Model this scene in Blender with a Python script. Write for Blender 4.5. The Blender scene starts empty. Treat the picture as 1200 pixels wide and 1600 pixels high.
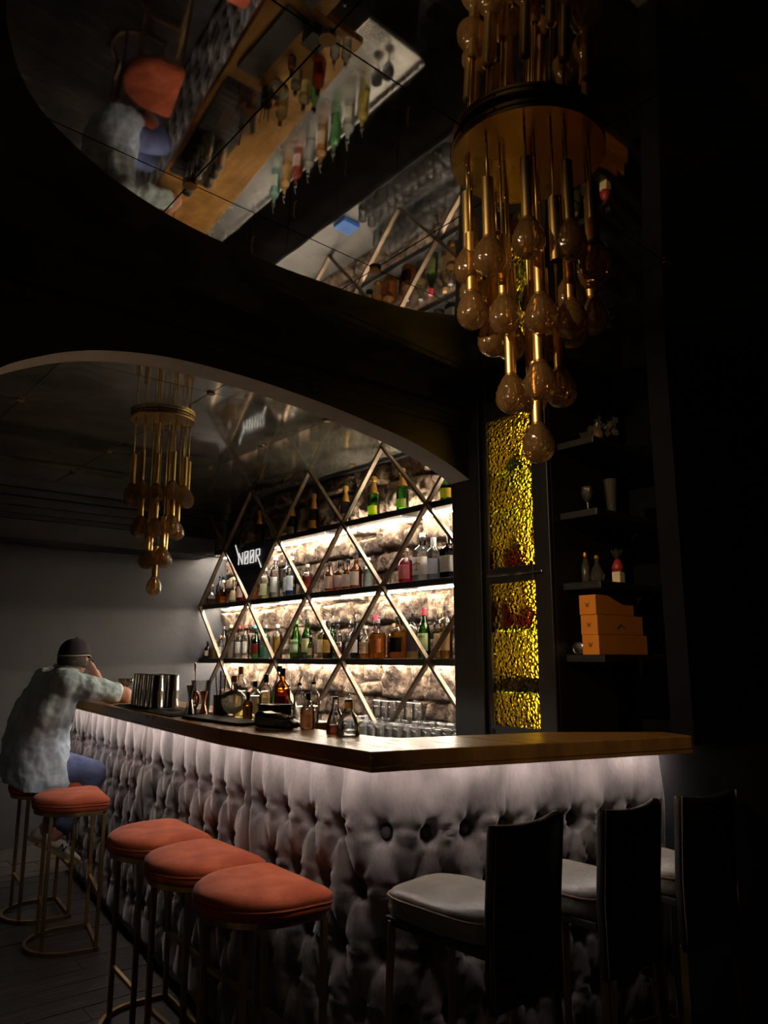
import bpy, bmesh, math, random
import numpy as np
from mathutils import Vector, Matrix, noise as mnoise

# ------------------------------------------------------------------ camera, world, exposure
scene = bpy.context.scene
col = scene.collection
YAW = math.radians(39.397)
PITCH = math.radians(10.8)
cam_data = bpy.data.cameras.new('camera')
cam_data.sensor_fit = 'VERTICAL'
cam_data.sensor_height = 36.0
cam_data.lens = 1190.0 / 1600.0 * 36.0
cam_data.clip_start = 0.02
cam = bpy.data.objects.new('camera', cam_data)
cam.location = (0, 0, 1.48)
cam.rotation_euler = (math.pi / 2 + PITCH, 0, -YAW)
col.objects.link(cam)
scene.camera = cam

world = bpy.data.worlds.new('world')
world.use_nodes = True
world.node_tree.nodes['Background'].inputs[0].default_value = (0.22, 0.25, 0.75, 1)
world.node_tree.nodes['Background'].inputs[1].default_value = 0.003
scene.world = world

scene.view_settings.view_transform = 'Standard'
scene.view_settings.look = 'None'
scene.view_settings.exposure = 0.12
scene.view_settings.gamma = 1.0
scene.view_settings.use_curve_mapping = False
scene.cycles.max_bounces = 12
scene.cycles.transparent_max_bounces = 48
scene.cycles.transmission_bounces = 10
scene.cycles.glossy_bounces = 6
scene.cycles.diffuse_bounces = 3
scene.cycles.sample_clamp_indirect = 4.0
scene.cycles.use_light_tree = True
scene.cycles.blur_glossy = 0.3

# strengths of the room's lamps and of the added fill lights
LED_COUNTER = 37.0      # strip under the bar edge
LED_SHELF = 190.0        # strips under the bottle shelves
LED_WORK = 30.0          # strip over the bartender's worktop
CABINET_LIGHT = 7.0
FILL_SCONCE_POWER = 150.0    # each of the two fill lamps added on the entrance wall, behind the camera
LED_FRONT_FILL = 115.0        # fill strips added behind the front lips of the shelves
SPOT_POWER = 190.0      # ceiling spotlight aimed at the near chandelier and the corner shelves     # light panel inside the amber glass cabinet

PI = math.pi
rnd = random.Random(7)
CEIL = 2.95

# ------------------------------------------------------------------ materials
MATS = {}
def nodes_of(name):
    m = bpy.data.materials.new(name); m.use_nodes = True
    nt = m.node_tree
    for n in list(nt.nodes): nt.nodes.remove(n)
    out = nt.nodes.new('ShaderNodeOutputMaterial')
    return m, nt, out
def N(nt, kind, **kw):
    n = nt.nodes.new(kind)
    for k, v in kw.items():
        if k.startswith('in_'):
            key = k[3:]
            key = int(key) if key.isdigit() else key.replace('_', ' ')
            n.inputs[key].default_value = v
        else:
            setattr(n, k, v)
    return n
def L(nt, a, b): nt.links.new(a, b)
def coord(nt, scale=(1, 1, 1), obj_space=True):
    tc = N(nt, 'ShaderNodeTexCoord')
    mp = N(nt, 'ShaderNodeMapping'); mp.inputs['Scale'].default_value = scale
    L(nt, tc.outputs['Object' if obj_space else 'Generated'], mp.inputs['Vector'])
    return mp.outputs['Vector']
def c4(c): return (c[0], c[1], c[2], 1.0)

def surf(name, base, base2=None, rough=0.5, rough2=None, metal=0.0, nscale=6.0, stretch=(1, 1, 1), bump=0.0, bscale=40.0,
         sheen=0.0, coat=0.0, detail=6.0, lo=0.35, hi=0.65, spec=0.5):
    """Principled surface with noise-mixed colour, roughness variation and fine relief."""
    m, nt, out = nodes_of(name)
    p = N(nt, 'ShaderNodeBsdfPrincipled')
    v = coord(nt, stretch)
    no = N(nt, 'ShaderNodeTexNoise'); no.inputs['Scale'].default_value = nscale; no.inputs['Detail'].default_value = detail
    L(nt, v, no.inputs['Vector'])
    mr = N(nt, 'ShaderNodeMapRange'); mr.inputs['From Min'].default_value = lo; mr.inputs['From Max'].default_value = hi
    L(nt, no.outputs['Fac'], mr.inputs['Value'])
    mx = N(nt, 'ShaderNodeMix', data_type='RGBA')
    mx.inputs['A'].default_value = c4(base); mx.inputs['B'].default_value = c4(base2 or tuple(x * 0.75 for x in base))
    L(nt, mr.outputs['Result'], mx.inputs['Factor']); L(nt, mx.outputs['Result'], p.inputs['Base Color'])
    mf = N(nt, 'ShaderNodeMapRange')
    mf.inputs['To Min'].default_value = rough; mf.inputs['To Max'].default_value = rough2 if rough2 is not None else min(1, rough * 1.25)
    L(nt, no.outputs['Fac'], mf.inputs['Value']); L(nt, mf.outputs['Result'], p.inputs['Roughness'])
    p.inputs['Metallic'].default_value = metal
    p.inputs['Specular IOR Level'].default_value = spec
    if sheen: p.inputs['Sheen Weight'].default_value = sheen; p.inputs['Sheen Roughness'].default_value = 0.4
    if coat: p.inputs['Coat Weight'].default_value = coat; p.inputs['Coat Roughness'].default_value = 0.12
    if bump:
        nb = N(nt, 'ShaderNodeTexNoise'); nb.inputs['Scale'].default_value = bscale; nb.inputs['Detail'].default_value = 5
        L(nt, v, nb.inputs['Vector'])
        b = N(nt, 'ShaderNodeBump'); b.inputs['Strength'].default_value = bump; b.inputs['Distance'].default_value = 0.01
        L(nt, nb.outputs['Fac'], b.inputs['Height']); L(nt, b.outputs['Normal'], p.inputs['Normal'])
    L(nt, p.outputs[0], out.inputs[0])
    MATS[name] = m
    return m

def thin_glass(name, tint, rough=0.03, body=0.0, edge=0.35, ior=1.5, bump=0.0, bscale=60.0, gloss=1.0):
    """Thin-walled glass: light passes straight through, tinted (more so through the slanted wall), with a fresnel sheen.
    body > 0 adds a scattering share (cloudy glass or liquid)."""
    m, nt, out = nodes_of(name)
    lw = N(nt, 'ShaderNodeLayerWeight'); lw.inputs['Blend'].default_value = 0.35
    mx = N(nt, 'ShaderNodeMix', data_type='RGBA')
    mx.inputs['A'].default_value = c4(tuple(x ** 0.5 for x in tint)); mx.inputs['B'].default_value = c4(tuple(x ** 0.5 * edge for x in tint))   # two walls are crossed
    L(nt, lw.outputs['Facing'], mx.inputs['Factor'])
    tr = N(nt, 'ShaderNodeBsdfTransparent'); L(nt, mx.outputs['Result'], tr.inputs['Color'])
    src = tr.outputs[0]
    if body > 0:
        tl = N(nt, 'ShaderNodeBsdfTranslucent'); tl.inputs['Color'].default_value = c4(tint)
        df = N(nt, 'ShaderNodeBsdfDiffuse'); df.inputs['Color'].default_value = c4(tint)
        a = N(nt, 'ShaderNodeMixShader'); a.inputs[0].default_value = 0.5
        L(nt, tl.outputs[0], a.inputs[1]); L(nt, df.outputs[0], a.inputs[2])
        b = N(nt, 'ShaderNodeMixShader'); b.inputs[0].default_value = body
        L(nt, src, b.inputs[1]); L(nt, a.outputs[0], b.inputs[2]); src = b.outputs[0]
    gl = N(nt, 'ShaderNodeBsdfGlossy'); gl.inputs['Roughness'].default_value = rough
    gl.inputs['Color'].default_value = (gloss, gloss, gloss, 1)
    fr = N(nt, 'ShaderNodeFresnel'); fr.inputs['IOR'].default_value = ior
    if bump:
        vo = N(nt, 'ShaderNodeTexVoronoi'); vo.inputs['Scale'].default_value = bscale
        L(nt, coord(nt), vo.inputs['Vector'])
        bp = N(nt, 'ShaderNodeBump'); bp.inputs['Strength'].default_value = bump; bp.inputs['Distance'].default_value = 0.006
        L(nt, vo.outputs['Distance'], bp.inputs['Height'])
        L(nt, bp.outputs['Normal'], gl.inputs['Normal']); L(nt, bp.outputs['Normal'], fr.inputs['Normal'])
        L(nt, bp.outputs['Normal'], lw.inputs['Normal'])
    ms = N(nt, 'ShaderNodeMixShader')
    L(nt, fr.outputs[0], ms.inputs[0]); L(nt, src, ms.inputs[1]); L(nt, gl.outputs[0], ms.inputs[2])
    L(nt, ms.outputs[0], out.inputs[0])
    MATS[name] = m
    return m

def emit(name, colour, strength):
    m, nt, out = nodes_of(name)
    e = N(nt, 'ShaderNodeEmission'); e.inputs['Color'].default_value = c4(colour); e.inputs['Strength'].default_value = strength
    L(nt, e.outputs[0], out.inputs[0]); MATS[name] = m
    return m

_plain = {}
def plain(c, rough=0.5, metal=0.0):
    k = (tuple(round(x, 3) for x in c), rough, metal)
    if k not in _plain:
        _plain[k] = surf('paint_%d' % len(_plain), c, tuple(x * 0.85 for x in c), rough, metal=metal, nscale=30)
    return _plain[k]
_paper = {}
def paper(c):
    k = tuple(round(x, 3) for x in c)
    if k not in _paper:
        m, nt, out = nodes_of('paper_%d' % len(_paper))
        no = N(nt, 'ShaderNodeTexNoise'); no.inputs['Scale'].default_value = 60; L(nt, coord(nt), no.inputs['Vector'])
        mx = N(nt, 'ShaderNodeMix', data_type='RGBA'); mx.inputs['A'].default_value = c4(c); mx.inputs['B'].default_value = c4(tuple(x * 0.8 for x in c))
        L(nt, no.outputs['Fac'], mx.inputs['Factor'])
        d = N(nt, 'ShaderNodeBsdfDiffuse'); t = N(nt, 'ShaderNodeBsdfTranslucent')
        L(nt, mx.outputs['Result'], d.inputs['Color']); L(nt, mx.outputs['Result'], t.inputs['Color'])
        ms = N(nt, 'ShaderNodeMixShader'); ms.inputs[0].default_value = 0.5
        L(nt, d.outputs[0], ms.inputs[1]); L(nt, t.outputs[0], ms.inputs[2]); L(nt, ms.outputs[0], out.inputs[0])
        _paper[k] = m
    return _paper[k]
_glass = {}
def glass(tint, body=0.0, rough=0.03):
    k = (tuple(round(x, 3) for x in tint), body, rough)
    if k not in _glass:
        _glass[k] = thin_glass('glass_%d' % len(_glass), tint, rough, body)
    return _glass[k]

surf('wall_dark', (0.014, 0.014, 0.019), (0.009, 0.009, 0.014), 0.42, 0.62, nscale=3, bump=0.06, bscale=30)
surf('wall_grey', (0.036, 0.039, 0.047), (0.029, 0.031, 0.038), 0.45, 0.6, nscale=2.2, bump=0.08, bscale=25)
surf('panel_grey', (0.13, 0.13, 0.135), (0.105, 0.105, 0.11), 0.4, 0.55, nscale=4, bump=0.05)
surf('wall_black', (0.004, 0.004, 0.007), (0.003, 0.003, 0.005), 0.75, 0.85, nscale=3, spec=0.1)
surf('soffit', (0.42, 0.41, 0.42), (0.34, 0.335, 0.345), 0.5, nscale=4, bump=0.05)
surf('wood_black', (0.010, 0.010, 0.012), (0.016, 0.013, 0.012), 0.36, 0.5, nscale=3, stretch=(1, 1, 0.2), bump=0.1, bscale=30, spec=0.25)
surf('floor_board', (0.030, 0.027, 0.026), (0.14, 0.11, 0.08), 0.34, 0.6, nscale=6, stretch=(0.5, 5, 1), bump=0.25, bscale=20, lo=0.52, hi=0.68, detail=9)
surf('counter_wood', (0.38, 0.20, 0.055), (0.25, 0.12, 0.034), 0.22, 0.36, nscale=4, stretch=(5, 0.5, 1), bump=0.03, bscale=25, spec=0.35)
surf('brass', (0.92, 0.64, 0.26), (0.74, 0.49, 0.17), 0.32, 0.44, metal=1, nscale=8, bump=0.02)
surf('brass_plate', (0.70, 0.47, 0.16), (0.56, 0.37, 0.12), 0.22, 0.34, metal=1, nscale=3)
surf('bronze', (0.50, 0.34, 0.16), (0.34, 0.22, 0.10), 0.36, 0.5, metal=1, nscale=10)
surf('lattice_metal', (0.17, 0.12, 0.08), (0.11, 0.075, 0.05), 0.42, 0.55, metal=0.5, nscale=12)
surf('steel', (0.6, 0.6, 0.6), (0.5, 0.5, 0.5), 0.2, 0.32, metal=1, nscale=10)
surf('chrome_dark', (0.62, 0.60, 0.57), (0.5, 0.48, 0.46), 0.15, 0.22, metal=1, nscale=10)
surf('copper', (0.75, 0.36, 0.22), (0.6, 0.26, 0.15), 0.2, 0.3, metal=1, nscale=10)
surf('velvet_grey', (0.185, 0.162, 0.162), (0.078, 0.067, 0.068), 0.75, 0.95, nscale=9, stretch=(1, 1, 0.5), bump=0.2, bscale=90, sheen=0.4, detail=10)
surf('velvet_shade', (0.05, 0.045, 0.05), None, 0.9, nscale=20, sheen=0.2)  # button velvet, darkened to stand for the shade inside the tuft holes
surf('velvet_coral', (0.50, 0.115, 0.048), (0.34, 0.068, 0.028), 0.8, 0.95, nscale=9, bump=0.12, bscale=150, sheen=0.12, spec=0.2)
surf('leather_grey', (0.235, 0.22, 0.18), (0.15, 0.14, 0.115), 0.32, 0.48, nscale=8, bump=0.2, bscale=60)
surf('leather_black', (0.012, 0.011, 0.012), (0.02, 0.017, 0.015), 0.4, 0.55, nscale=10, bump=0.15, bscale=80)
surf('thread', (0.22, 0.13, 0.08), None, 0.7)
surf('rubber', (0.01, 0.01, 0.011), (0.02, 0.02, 0.021), 0.45, 0.6, nscale=20)
surf('plastic_black', (0.008, 0.008, 0.009), None, 0.3)
surf('navy_panel', (0.012, 0.014, 0.035), (0.016, 0.018, 0.04), 0.45, nscale=4)
surf('box_orange', (0.78, 0.26, 0.02), (0.70, 0.22, 0.018), 0.55, nscale=5)
surf('ink', (0.09, 0.03, 0.01), None, 0.6)
surf('skin', (0.52, 0.26, 0.19), (0.46, 0.21, 0.15), 0.5, nscale=8)
surf('denim_shirt', (0.54, 0.66, 0.73), (0.42, 0.53, 0.60), 0.8, 0.95, nscale=14, bump=0.25, bscale=30)
surf('jeans', (0.10, 0.13, 0.26), (0.075, 0.095, 0.2), 0.85, nscale=18, bump=0.15, bscale=60)
surf('cap_navy', (0.02, 0.02, 0.032), (0.03, 0.03, 0.045), 0.8, nscale=20, bump=0.2, bscale=120)
surf('hair', (0.05, 0.035, 0.025), (0.02, 0.014, 0.01), 0.6, nscale=60, bump=0.5, bscale=200)
surf('shoe_white', (0.75, 0.70, 0.60), (0.65, 0.60, 0.5), 0.6, nscale=10)
surf('gum_sole', (0.42, 0.27, 0.12), None, 0.7)
surf('cork', (0.5, 0.36, 0.2), (0.35, 0.22, 0.12), 0.8, nscale=60)
surf('shelf_black', (0.010, 0.010, 0.011), (0.014, 0.013, 0.013), 0.4, 0.55, nscale=8)
surf('foil_gold', (0.75, 0.42, 0.10), (0.6, 0.3, 0.06), 0.35, 0.5, metal=0.8, nscale=30)

def make_stone():
    m, nt, out = nodes_of('stone')
    p = N(nt, 'ShaderNodeBsdfPrincipled'); p.inputs['Roughness'].default_value = 0.9
    v = coord(nt)
    a = N(nt, 'ShaderNodeTexNoise'); a.inputs['Scale'].default_value = 9; a.inputs['Detail'].default_value = 12; a.inputs['Roughness'].default_value = 0.68
    a.inputs['Distortion'].default_value = 1.2
    L(nt, v, a.inputs['Vector'])
    r = N(nt, 'ShaderNodeValToRGB')
    r.color_ramp.elements[0].position = 0.40; r.color_ramp.elements[0].color = (0.045, 0.026, 0.017, 1)
    r.color_ramp.elements[1].position = 0.70; r.color_ramp.elements[1].color = (0.48, 0.36, 0.255, 1)
    e = r.color_ramp.elements.new(0.49); e.color = (0.135, 0.085, 0.056, 1)
    e = r.color_ramp.elements.new(0.59); e.color = (0.25, 0.18, 0.125, 1)
    L(nt, a.outputs['Fac'], r.inputs['Fac']); L(nt, r.outputs['Color'], p.inputs['Base Color'])
    b = N(nt, 'ShaderNodeTexNoise'); b.inputs['Scale'].default_value = 22; b.inputs['Detail'].default_value = 9; b.inputs['Roughness'].default_value = 0.7
    b.inputs['Distortion'].default_value = 0.8
    L(nt, v, b.inputs['Vector'])
    bp = N(nt, 'ShaderNodeBump'); bp.inputs['Strength'].default_value = 1.0; bp.inputs['Distance'].default_value = 0.05
    L(nt, b.outputs['Fac'], bp.inputs['Height']); L(nt, bp.outputs['Normal'], p.inputs['Normal'])
    L(nt, p.outputs[0], out.inputs[0]); MATS['stone'] = m
make_stone()

def make_mirror(name, metal, dark, light, r0, r1):
    m, nt, out = nodes_of(name)
    p = N(nt, 'ShaderNodeBsdfPrincipled'); p.inputs['Metallic'].default_value = metal
    v = coord(nt)
    a = N(nt, 'ShaderNodeTexNoise'); a.inputs['Scale'].default_value = 3.2; a.inputs['Detail'].default_value = 9; a.inputs['Roughness'].default_value = 0.62
    a.inputs['Distortion'].default_value = 0.7
    L(nt, v, a.inputs['Vector'])
    r = N(nt, 'ShaderNodeValToRGB')
    r.color_ramp.elements[0].position = 0.34; r.color_ramp.elements[0].color = dark
    r.color_ramp.elements[1].position = 0.66; r.color_ramp.elements[1].color = light
    L(nt, a.outputs['Fac'], r.inputs['Fac']); L(nt, r.outputs['Color'], p.inputs['Base Color'])
    mr = N(nt, 'ShaderNodeMapRange'); mr.inputs['To Min'].default_value = r0; mr.inputs['To Max'].default_value = r1
    L(nt, a.outputs['Fac'], mr.inputs['Value']); L(nt, mr.outputs['Result'], p.inputs['Roughness'])
    n2 = N(nt, 'ShaderNodeTexNoise'); n2.inputs['Scale'].default_value = 2.0
    L(nt, v, n2.inputs['Vector'])
    bp = N(nt, 'ShaderNodeBump'); bp.inputs['Strength'].default_value = 0.06; bp.inputs['Distance'].default_value = 0.01
    L(nt, n2.outputs['Fac'], bp.inputs['Height']); L(nt, bp.outputs['Normal'], p.inputs['Normal'])
    L(nt, p.outputs[0], out.inputs[0]); MATS[name] = m
make_mirror('antique_mirror', 0.94, (0.28, 0.26, 0.22, 1), (0.86, 0.83, 0.76, 1), 0.05, 0.006)
make_mirror('hazy_mirror', 0.80, (0.20, 0.185, 0.14, 1), (0.66, 0.62, 0.51, 1), 0.13, 0.02)

def make_hammered():
    m, nt, out = nodes_of('hammered_amber_glass')
    v = coord(nt, (1, 1, 1.0))
    vo = N(nt, 'ShaderNodeTexVoronoi'); vo.inputs['Scale'].default_value = 58; vo.feature = 'SMOOTH_F1'; vo.inputs['Smoothness'].default_value = 0.6
    no = N(nt, 'ShaderNodeTexNoise'); no.inputs['Scale'].default_value = 25; no.inputs['Detail'].default_value = 2
    L(nt, v, no.inputs['Vector'])
    mixv = N(nt, 'ShaderNodeMix', data_type='RGBA', blend_type='LINEAR_LIGHT'); mixv.inputs['Factor'].default_value = 0.015
    L(nt, v, mixv.inputs['A']); L(nt, no.outputs['Color'], mixv.inputs['B']); L(nt, mixv.outputs['Result'], vo.inputs['Vector'])
    bp = N(nt, 'ShaderNodeBump'); bp.inputs['Strength'].default_value = 1.0; bp.inputs['Distance'].default_value = 0.012
    L(nt, vo.outputs['Distance'], bp.inputs['Height'])
    rf = N(nt, 'ShaderNodeBsdfRefraction'); rf.inputs['Color'].default_value = (1.0, 0.80, 0.22, 1); rf.inputs['Roughness'].default_value = 0.12; rf.inputs['IOR'].default_value = 1.35
    L(nt, bp.outputs['Normal'], rf.inputs['Normal'])
    gl = N(nt, 'ShaderNodeBsdfGlossy'); gl.inputs['Roughness'].default_value = 0.12; L(nt, bp.outputs['Normal'], gl.inputs['Normal'])
    ms = N(nt, 'ShaderNodeMixShader'); ms.inputs[0].default_value = 0.06
    L(nt, rf.outputs[0], ms.inputs[1]); L(nt, gl.outputs[0], ms.inputs[2]); L(nt, ms.outputs[0], out.inputs[0])
    MATS['hammered_amber_glass'] = m
make_hammered()

emit('sign_white', (1.0, 0.96, 0.90), 0.62)
emit('led_front_fill', (1.0, 0.88, 0.74), LED_FRONT_FILL)  # added fill light for the bottle fronts
emit('led_white', (1.0, 0.88, 0.82), LED_COUNTER)
emit('led_warm', (1.0, 0.84, 0.63), LED_SHELF)
emit('led_work', (1.0, 0.92, 0.80), LED_WORK)
emit('cabinet_panel', (1.0, 0.74, 0.24), CABINET_LIGHT)
thin_glass('glass_clear', (0.93, 0.95, 0.94), 0.03, 0.0, 0.45)
thin_glass('glass_tumbler', (0.97, 0.98, 0.98), 0.08, 0.04, 0.45, 1.8)
thin_glass('glass_green_edge', (0.45, 0.85, 0.35), 0.05, 0.35, 0.6)
thin_glass('glass_egg', (0.54, 0.32, 0.13), 0.15, 0.28, 0.5, 1.6, bump=0.6, bscale=70)

# ------------------------------------------------------------------ mesh helpers
class MB:
    def __init__(self): self.v = []; self.f = []
    def add(self, vs, fs):
        o = len(self.v); self.v += [tuple(p) for p in vs]; self.f += [tuple(i + o for i in f) for f in fs]; return self
    def box(self, a, b):
        x0, y0, z0 = a; x1, y1, z1 = b
        return self.add([(x0, y0, z0), (x1, y0, z0), (x1, y1, z0), (x0, y1, z0), (x0, y0, z1), (x1, y0, z1), (x1, y1, z1), (x0, y1, z1)],
                        [(0, 3, 2, 1), (4, 5, 6, 7), (0, 1, 5, 4), (1, 2, 6, 5), (2, 3, 7, 6), (3, 0, 4, 7)])
    def prism(self, pts, z0, z1):
        n = len(pts)
        a = sum(pts[i][0] * pts[(i + 1) % n][1] - pts[(i + 1) % n][0] * pts[i][1] for i in range(n))
        if a < 0: pts = pts[::-1]
        vs = [(p[0], p[1], z0) for p in pts] + [(p[0], p[1], z1) for p in pts]
        fs = [tuple(range(n - 1, -1, -1)), tuple(range(n, 2 * n))] + [(i, (i + 1) % n, n + (i + 1) % n, n + i) for i in range(n)]
        return self.add(vs, fs)
    def bar(self, p, q, w, h, up=(0, 0, 1)):
        p = Vector(p); q = Vector(q); d = (q - p).normalized(); u = Vector(up)
        s = d.cross(u)
        if s.length < 1e-4: s = d.cross(Vector((1, 0, 0)))
        s.normalize(); t = s.cross(d).normalized()
        vs = []
        for e in (p, q):
            for a, b in ((-1, -1), (1, -1), (1, 1), (-1, 1)): vs.append(e + s * (a * w / 2) + t * (b * h / 2))
        return self.add(vs, [(3, 2, 1, 0), (4, 5, 6, 7), (0, 1, 5, 4), (1, 2, 6, 5), (2, 3, 7, 6), (3, 0, 4, 7)])
    def tube(self, pts, r, n=10, closed=False):
        pts = [Vector(p) for p in pts]; m = len(pts); rs = r if isinstance(r, (list, tuple)) else [r] * m
        vs = []; prev = None
        for i, p in enumerate(pts):
            if closed: d = pts[(i + 1) % m] - pts[i - 1]
            else: d = pts[min(i + 1, m - 1)] - pts[max(i - 1, 0)]
            d.normalize()
            s = prev if prev is not None else (Vector((0, 0, 1)) if abs(d.z) < 0.9 else Vector((1, 0, 0)))
            s = (s - d * s.dot(d)).normalized(); t = d.cross(s); prev = s
            for k in range(n):
                a = 2 * PI * k / n; vs.append(p + (s * math.cos(a) + t * math.sin(a)) * rs[i])
        fs = []
        for i in range(m if closed else m - 1):
            j = (i + 1) % m
            for k in range(n): fs.append((i * n + k, i * n + (k + 1) % n, j * n + (k + 1) % n, j * n + k))
        if not closed: fs += [tuple(range(n - 1, -1, -1)), tuple(range((m - 1) * n, m * n))]
        return self.add(vs, fs)
    def lathe(self, prof, n=20, c=(0, 0, 0), sq=2.0, caps=True, sx=1.0, sy=1.0):
        vs = []
        for r, z in prof:
            for k in range(n):
                a = 2 * PI * (k + 0.5) / n; ca, sa = math.cos(a), math.sin(a)
                rr = r / (abs(ca) ** sq + abs(sa) ** sq) ** (1 / sq)
                vs.append((c[0] + rr * ca * sx, c[1] + rr * sa * sy, c[2] + z))
        fs = []
        for i in range(len(prof) - 1):
            for k in range(n): fs.append((i * n + k, i * n + (k + 1) % n, (i + 1) * n + (k + 1) % n, (i + 1) * n + k))
        if caps: fs += [tuple(range(n - 1, -1, -1)), tuple(range((len(prof) - 1) * n, len(prof) * n))]
        return self.add(vs, fs)
    def arc(self, prof, a0, a1, n=14, sq=2.0):
        vs = []
        for r, z in prof:
            for k in range(n + 1):
                a = a0 + (a1 - a0) * k / n; ca, sa = math.cos(a), math.sin(a)
                rr = r / (abs(ca) ** sq + abs(sa) ** sq) ** (1 / sq); vs.append((rr * ca, rr * sa, z))
        fs = [(i * (n + 1) + k, i * (n + 1) + k + 1, (i + 1) * (n + 1) + k + 1, (i + 1) * (n + 1) + k) for i in range(len(prof) - 1) for k in range(n)]
        return self.add(vs, fs)
    def ball(self, c, r, nu=16, nv=10, rot=None):
        rx, ry, rz = r if isinstance(r, (tuple, list)) else (r, r, r)
        c = Vector(c); vs = []
        for j in range(1, nv):
            b = PI * j / nv
            for k in range(nu):
                a = 2 * PI * k / nu
                p = Vector((rx * math.sin(b) * math.cos(a), ry * math.sin(b) * math.sin(a), -rz * math.cos(b)))
                vs.append(c + (rot @ p if rot else p))
        lo = Vector((0, 0, -rz)); hi = Vector((0, 0, rz))
        vs += [c + (rot @ lo if rot else lo), c + (rot @ hi if rot else hi)]
        fs = []
        for j in range(nv - 2):
            for k in range(nu): fs.append((j * nu + k, j * nu + (k + 1) % nu, (j + 1) * nu + (k + 1) % nu, (j + 1) * nu + k))
        s, t = (nv - 1) * nu, (nv - 1) * nu + 1
        for k in range(nu):
            fs.append((s, (k + 1) % nu, k)); fs.append((t, (nv - 2) * nu + k, (nv - 2) * nu + (k + 1) % nu))
        return self.add(vs, fs)
    def mesh(self, name, mat=None, smooth=False):
        me = bpy.data.meshes.new(name); me.from_pydata(self.v, [], self.f); me.update()
        if mat is not None: me.materials.append(MATS[mat] if isinstance(mat, str) else mat)
        if smooth: me.polygons.foreach_set('use_smooth', [True] * len(me.polygons))
        return me
    def obj(self, name, mat, parent=None, smooth=False, bevel=0.0, angle=None):
        o = bpy.data.objects.new(name, self.mesh(name, mat, smooth)); col.objects.link(o)
        if parent is not None: o.parent = parent
        if bevel:
            b = o.modifiers.new('bevel', 'BEVEL'); b.width = bevel; b.segments = 2; b.limit_method = 'ANGLE'
        if smooth and angle is not None:
            me = o.data
            me.set_sharp_from_angle(angle=angle)
        return o

def link_mesh(name, me, parent=None, loc=(0, 0, 0), rot=(0, 0, 0)):
    o = bpy.data.objects.new(name, me); col.objects.link(o)
    if parent is not None: o.parent = parent
    o.location = loc; o.rotation_euler = rot
    return o
def tag(o, label, cat, group=None):
    o['label'] = label; o['category'] = cat
    if group: o['group'] = group
    return o
def thing(name, label, cat, loc=(0, 0, 0), rotz=0.0, group=None):
    o = bpy.data.objects.new(name, None); col.objects.link(o); o.empty_display_size = 0.05
    o.location = loc; o.rotation_euler = (0, 0, rotz)
    return tag(o, label, cat, group)
def structure(o): o['kind'] = 'structure'; return o
def copy_tree(o, parent=None):
    c = o.copy(); col.objects.link(c); c.parent = parent
    for ch in [x for x in col.objects if x.parent == o]: copy_tree(ch, c)
    return c
ANG = math.radians(40)
# ------------------------------------------------------------------ the room
def lerp(a, b, t): return a + (b - a) * t

# floor slab and boards that run from the bar towards the left
fl = structure(MB().box((-3.0, -3.5, -0.12), (5.0, 6.95, -0.022)).obj('floor', 'wall_dark'))
board_meshes = []
for ln in (1.15, 1.5, 1.85):
    board_meshes.append((ln, MB().box((0, 0.0015, -0.022), (ln - 0.003, 0.1385, 0.0)).mesh('floor_board', 'floor_board')))
y = -0.3
while y < 6.78:
    x = -1.3 - rnd.random() * 0.8
    while x < 3.4:
        ln, me = rnd.choice(board_meshes)
        o = link_mesh('floor_board', me, fl, (x, y, -rnd.random() * 0.0025))
        x += ln
    y += 0.14

# ceilings: level beyond the arch, gently sloping in the front room
CF0, CFM = 3.0, 0.042
def ceil_front(u): return CF0 - CFM * (u - 1.5)
ce = structure(MB().box((-3.0, 2.90, CEIL + 0.004), (5.0, 6.95, CEIL + 0.1)).obj('ceiling', 'wall_dark'))
cf = MB()
cf.add([(-3.0, -3.5, ceil_front(-3.0) + .004), (5.0, -3.5, ceil_front(5.0) + .004), (5.0, 2.90, ceil_front(5.0) + .004), (-3.0, 2.90, ceil_front(-3.0) + .004),
        (-3.0, -3.5, 3.3), (5.0, -3.5, 3.3), (5.0, 2.90, 3.3), (-3.0, 2.90, 3.3)], [(0, 1, 2, 3), (7, 6, 5, 4), (0, 4, 5, 1), (1, 5, 6, 2), (2, 6, 7, 3), (3, 7, 4, 0)])
cf = structure(cf.obj('ceiling_front', 'wall_dark'))
def clip(poly, axis, val, keep_less):
    out = []
    for i in range(len(poly)):
        a, b = poly[i], poly[(i + 1) % len(poly)]
        ia = (a[axis] <= val) == keep_less; ib = (b[axis] <= val) == keep_less
        if ia: out.append(a)
        if ia != ib:
            t = (val - a[axis]) / (b[axis] - a[axis]); out.append((lerp(a[0], b[0], t), lerp(a[1], b[1], t)))
    return out
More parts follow.
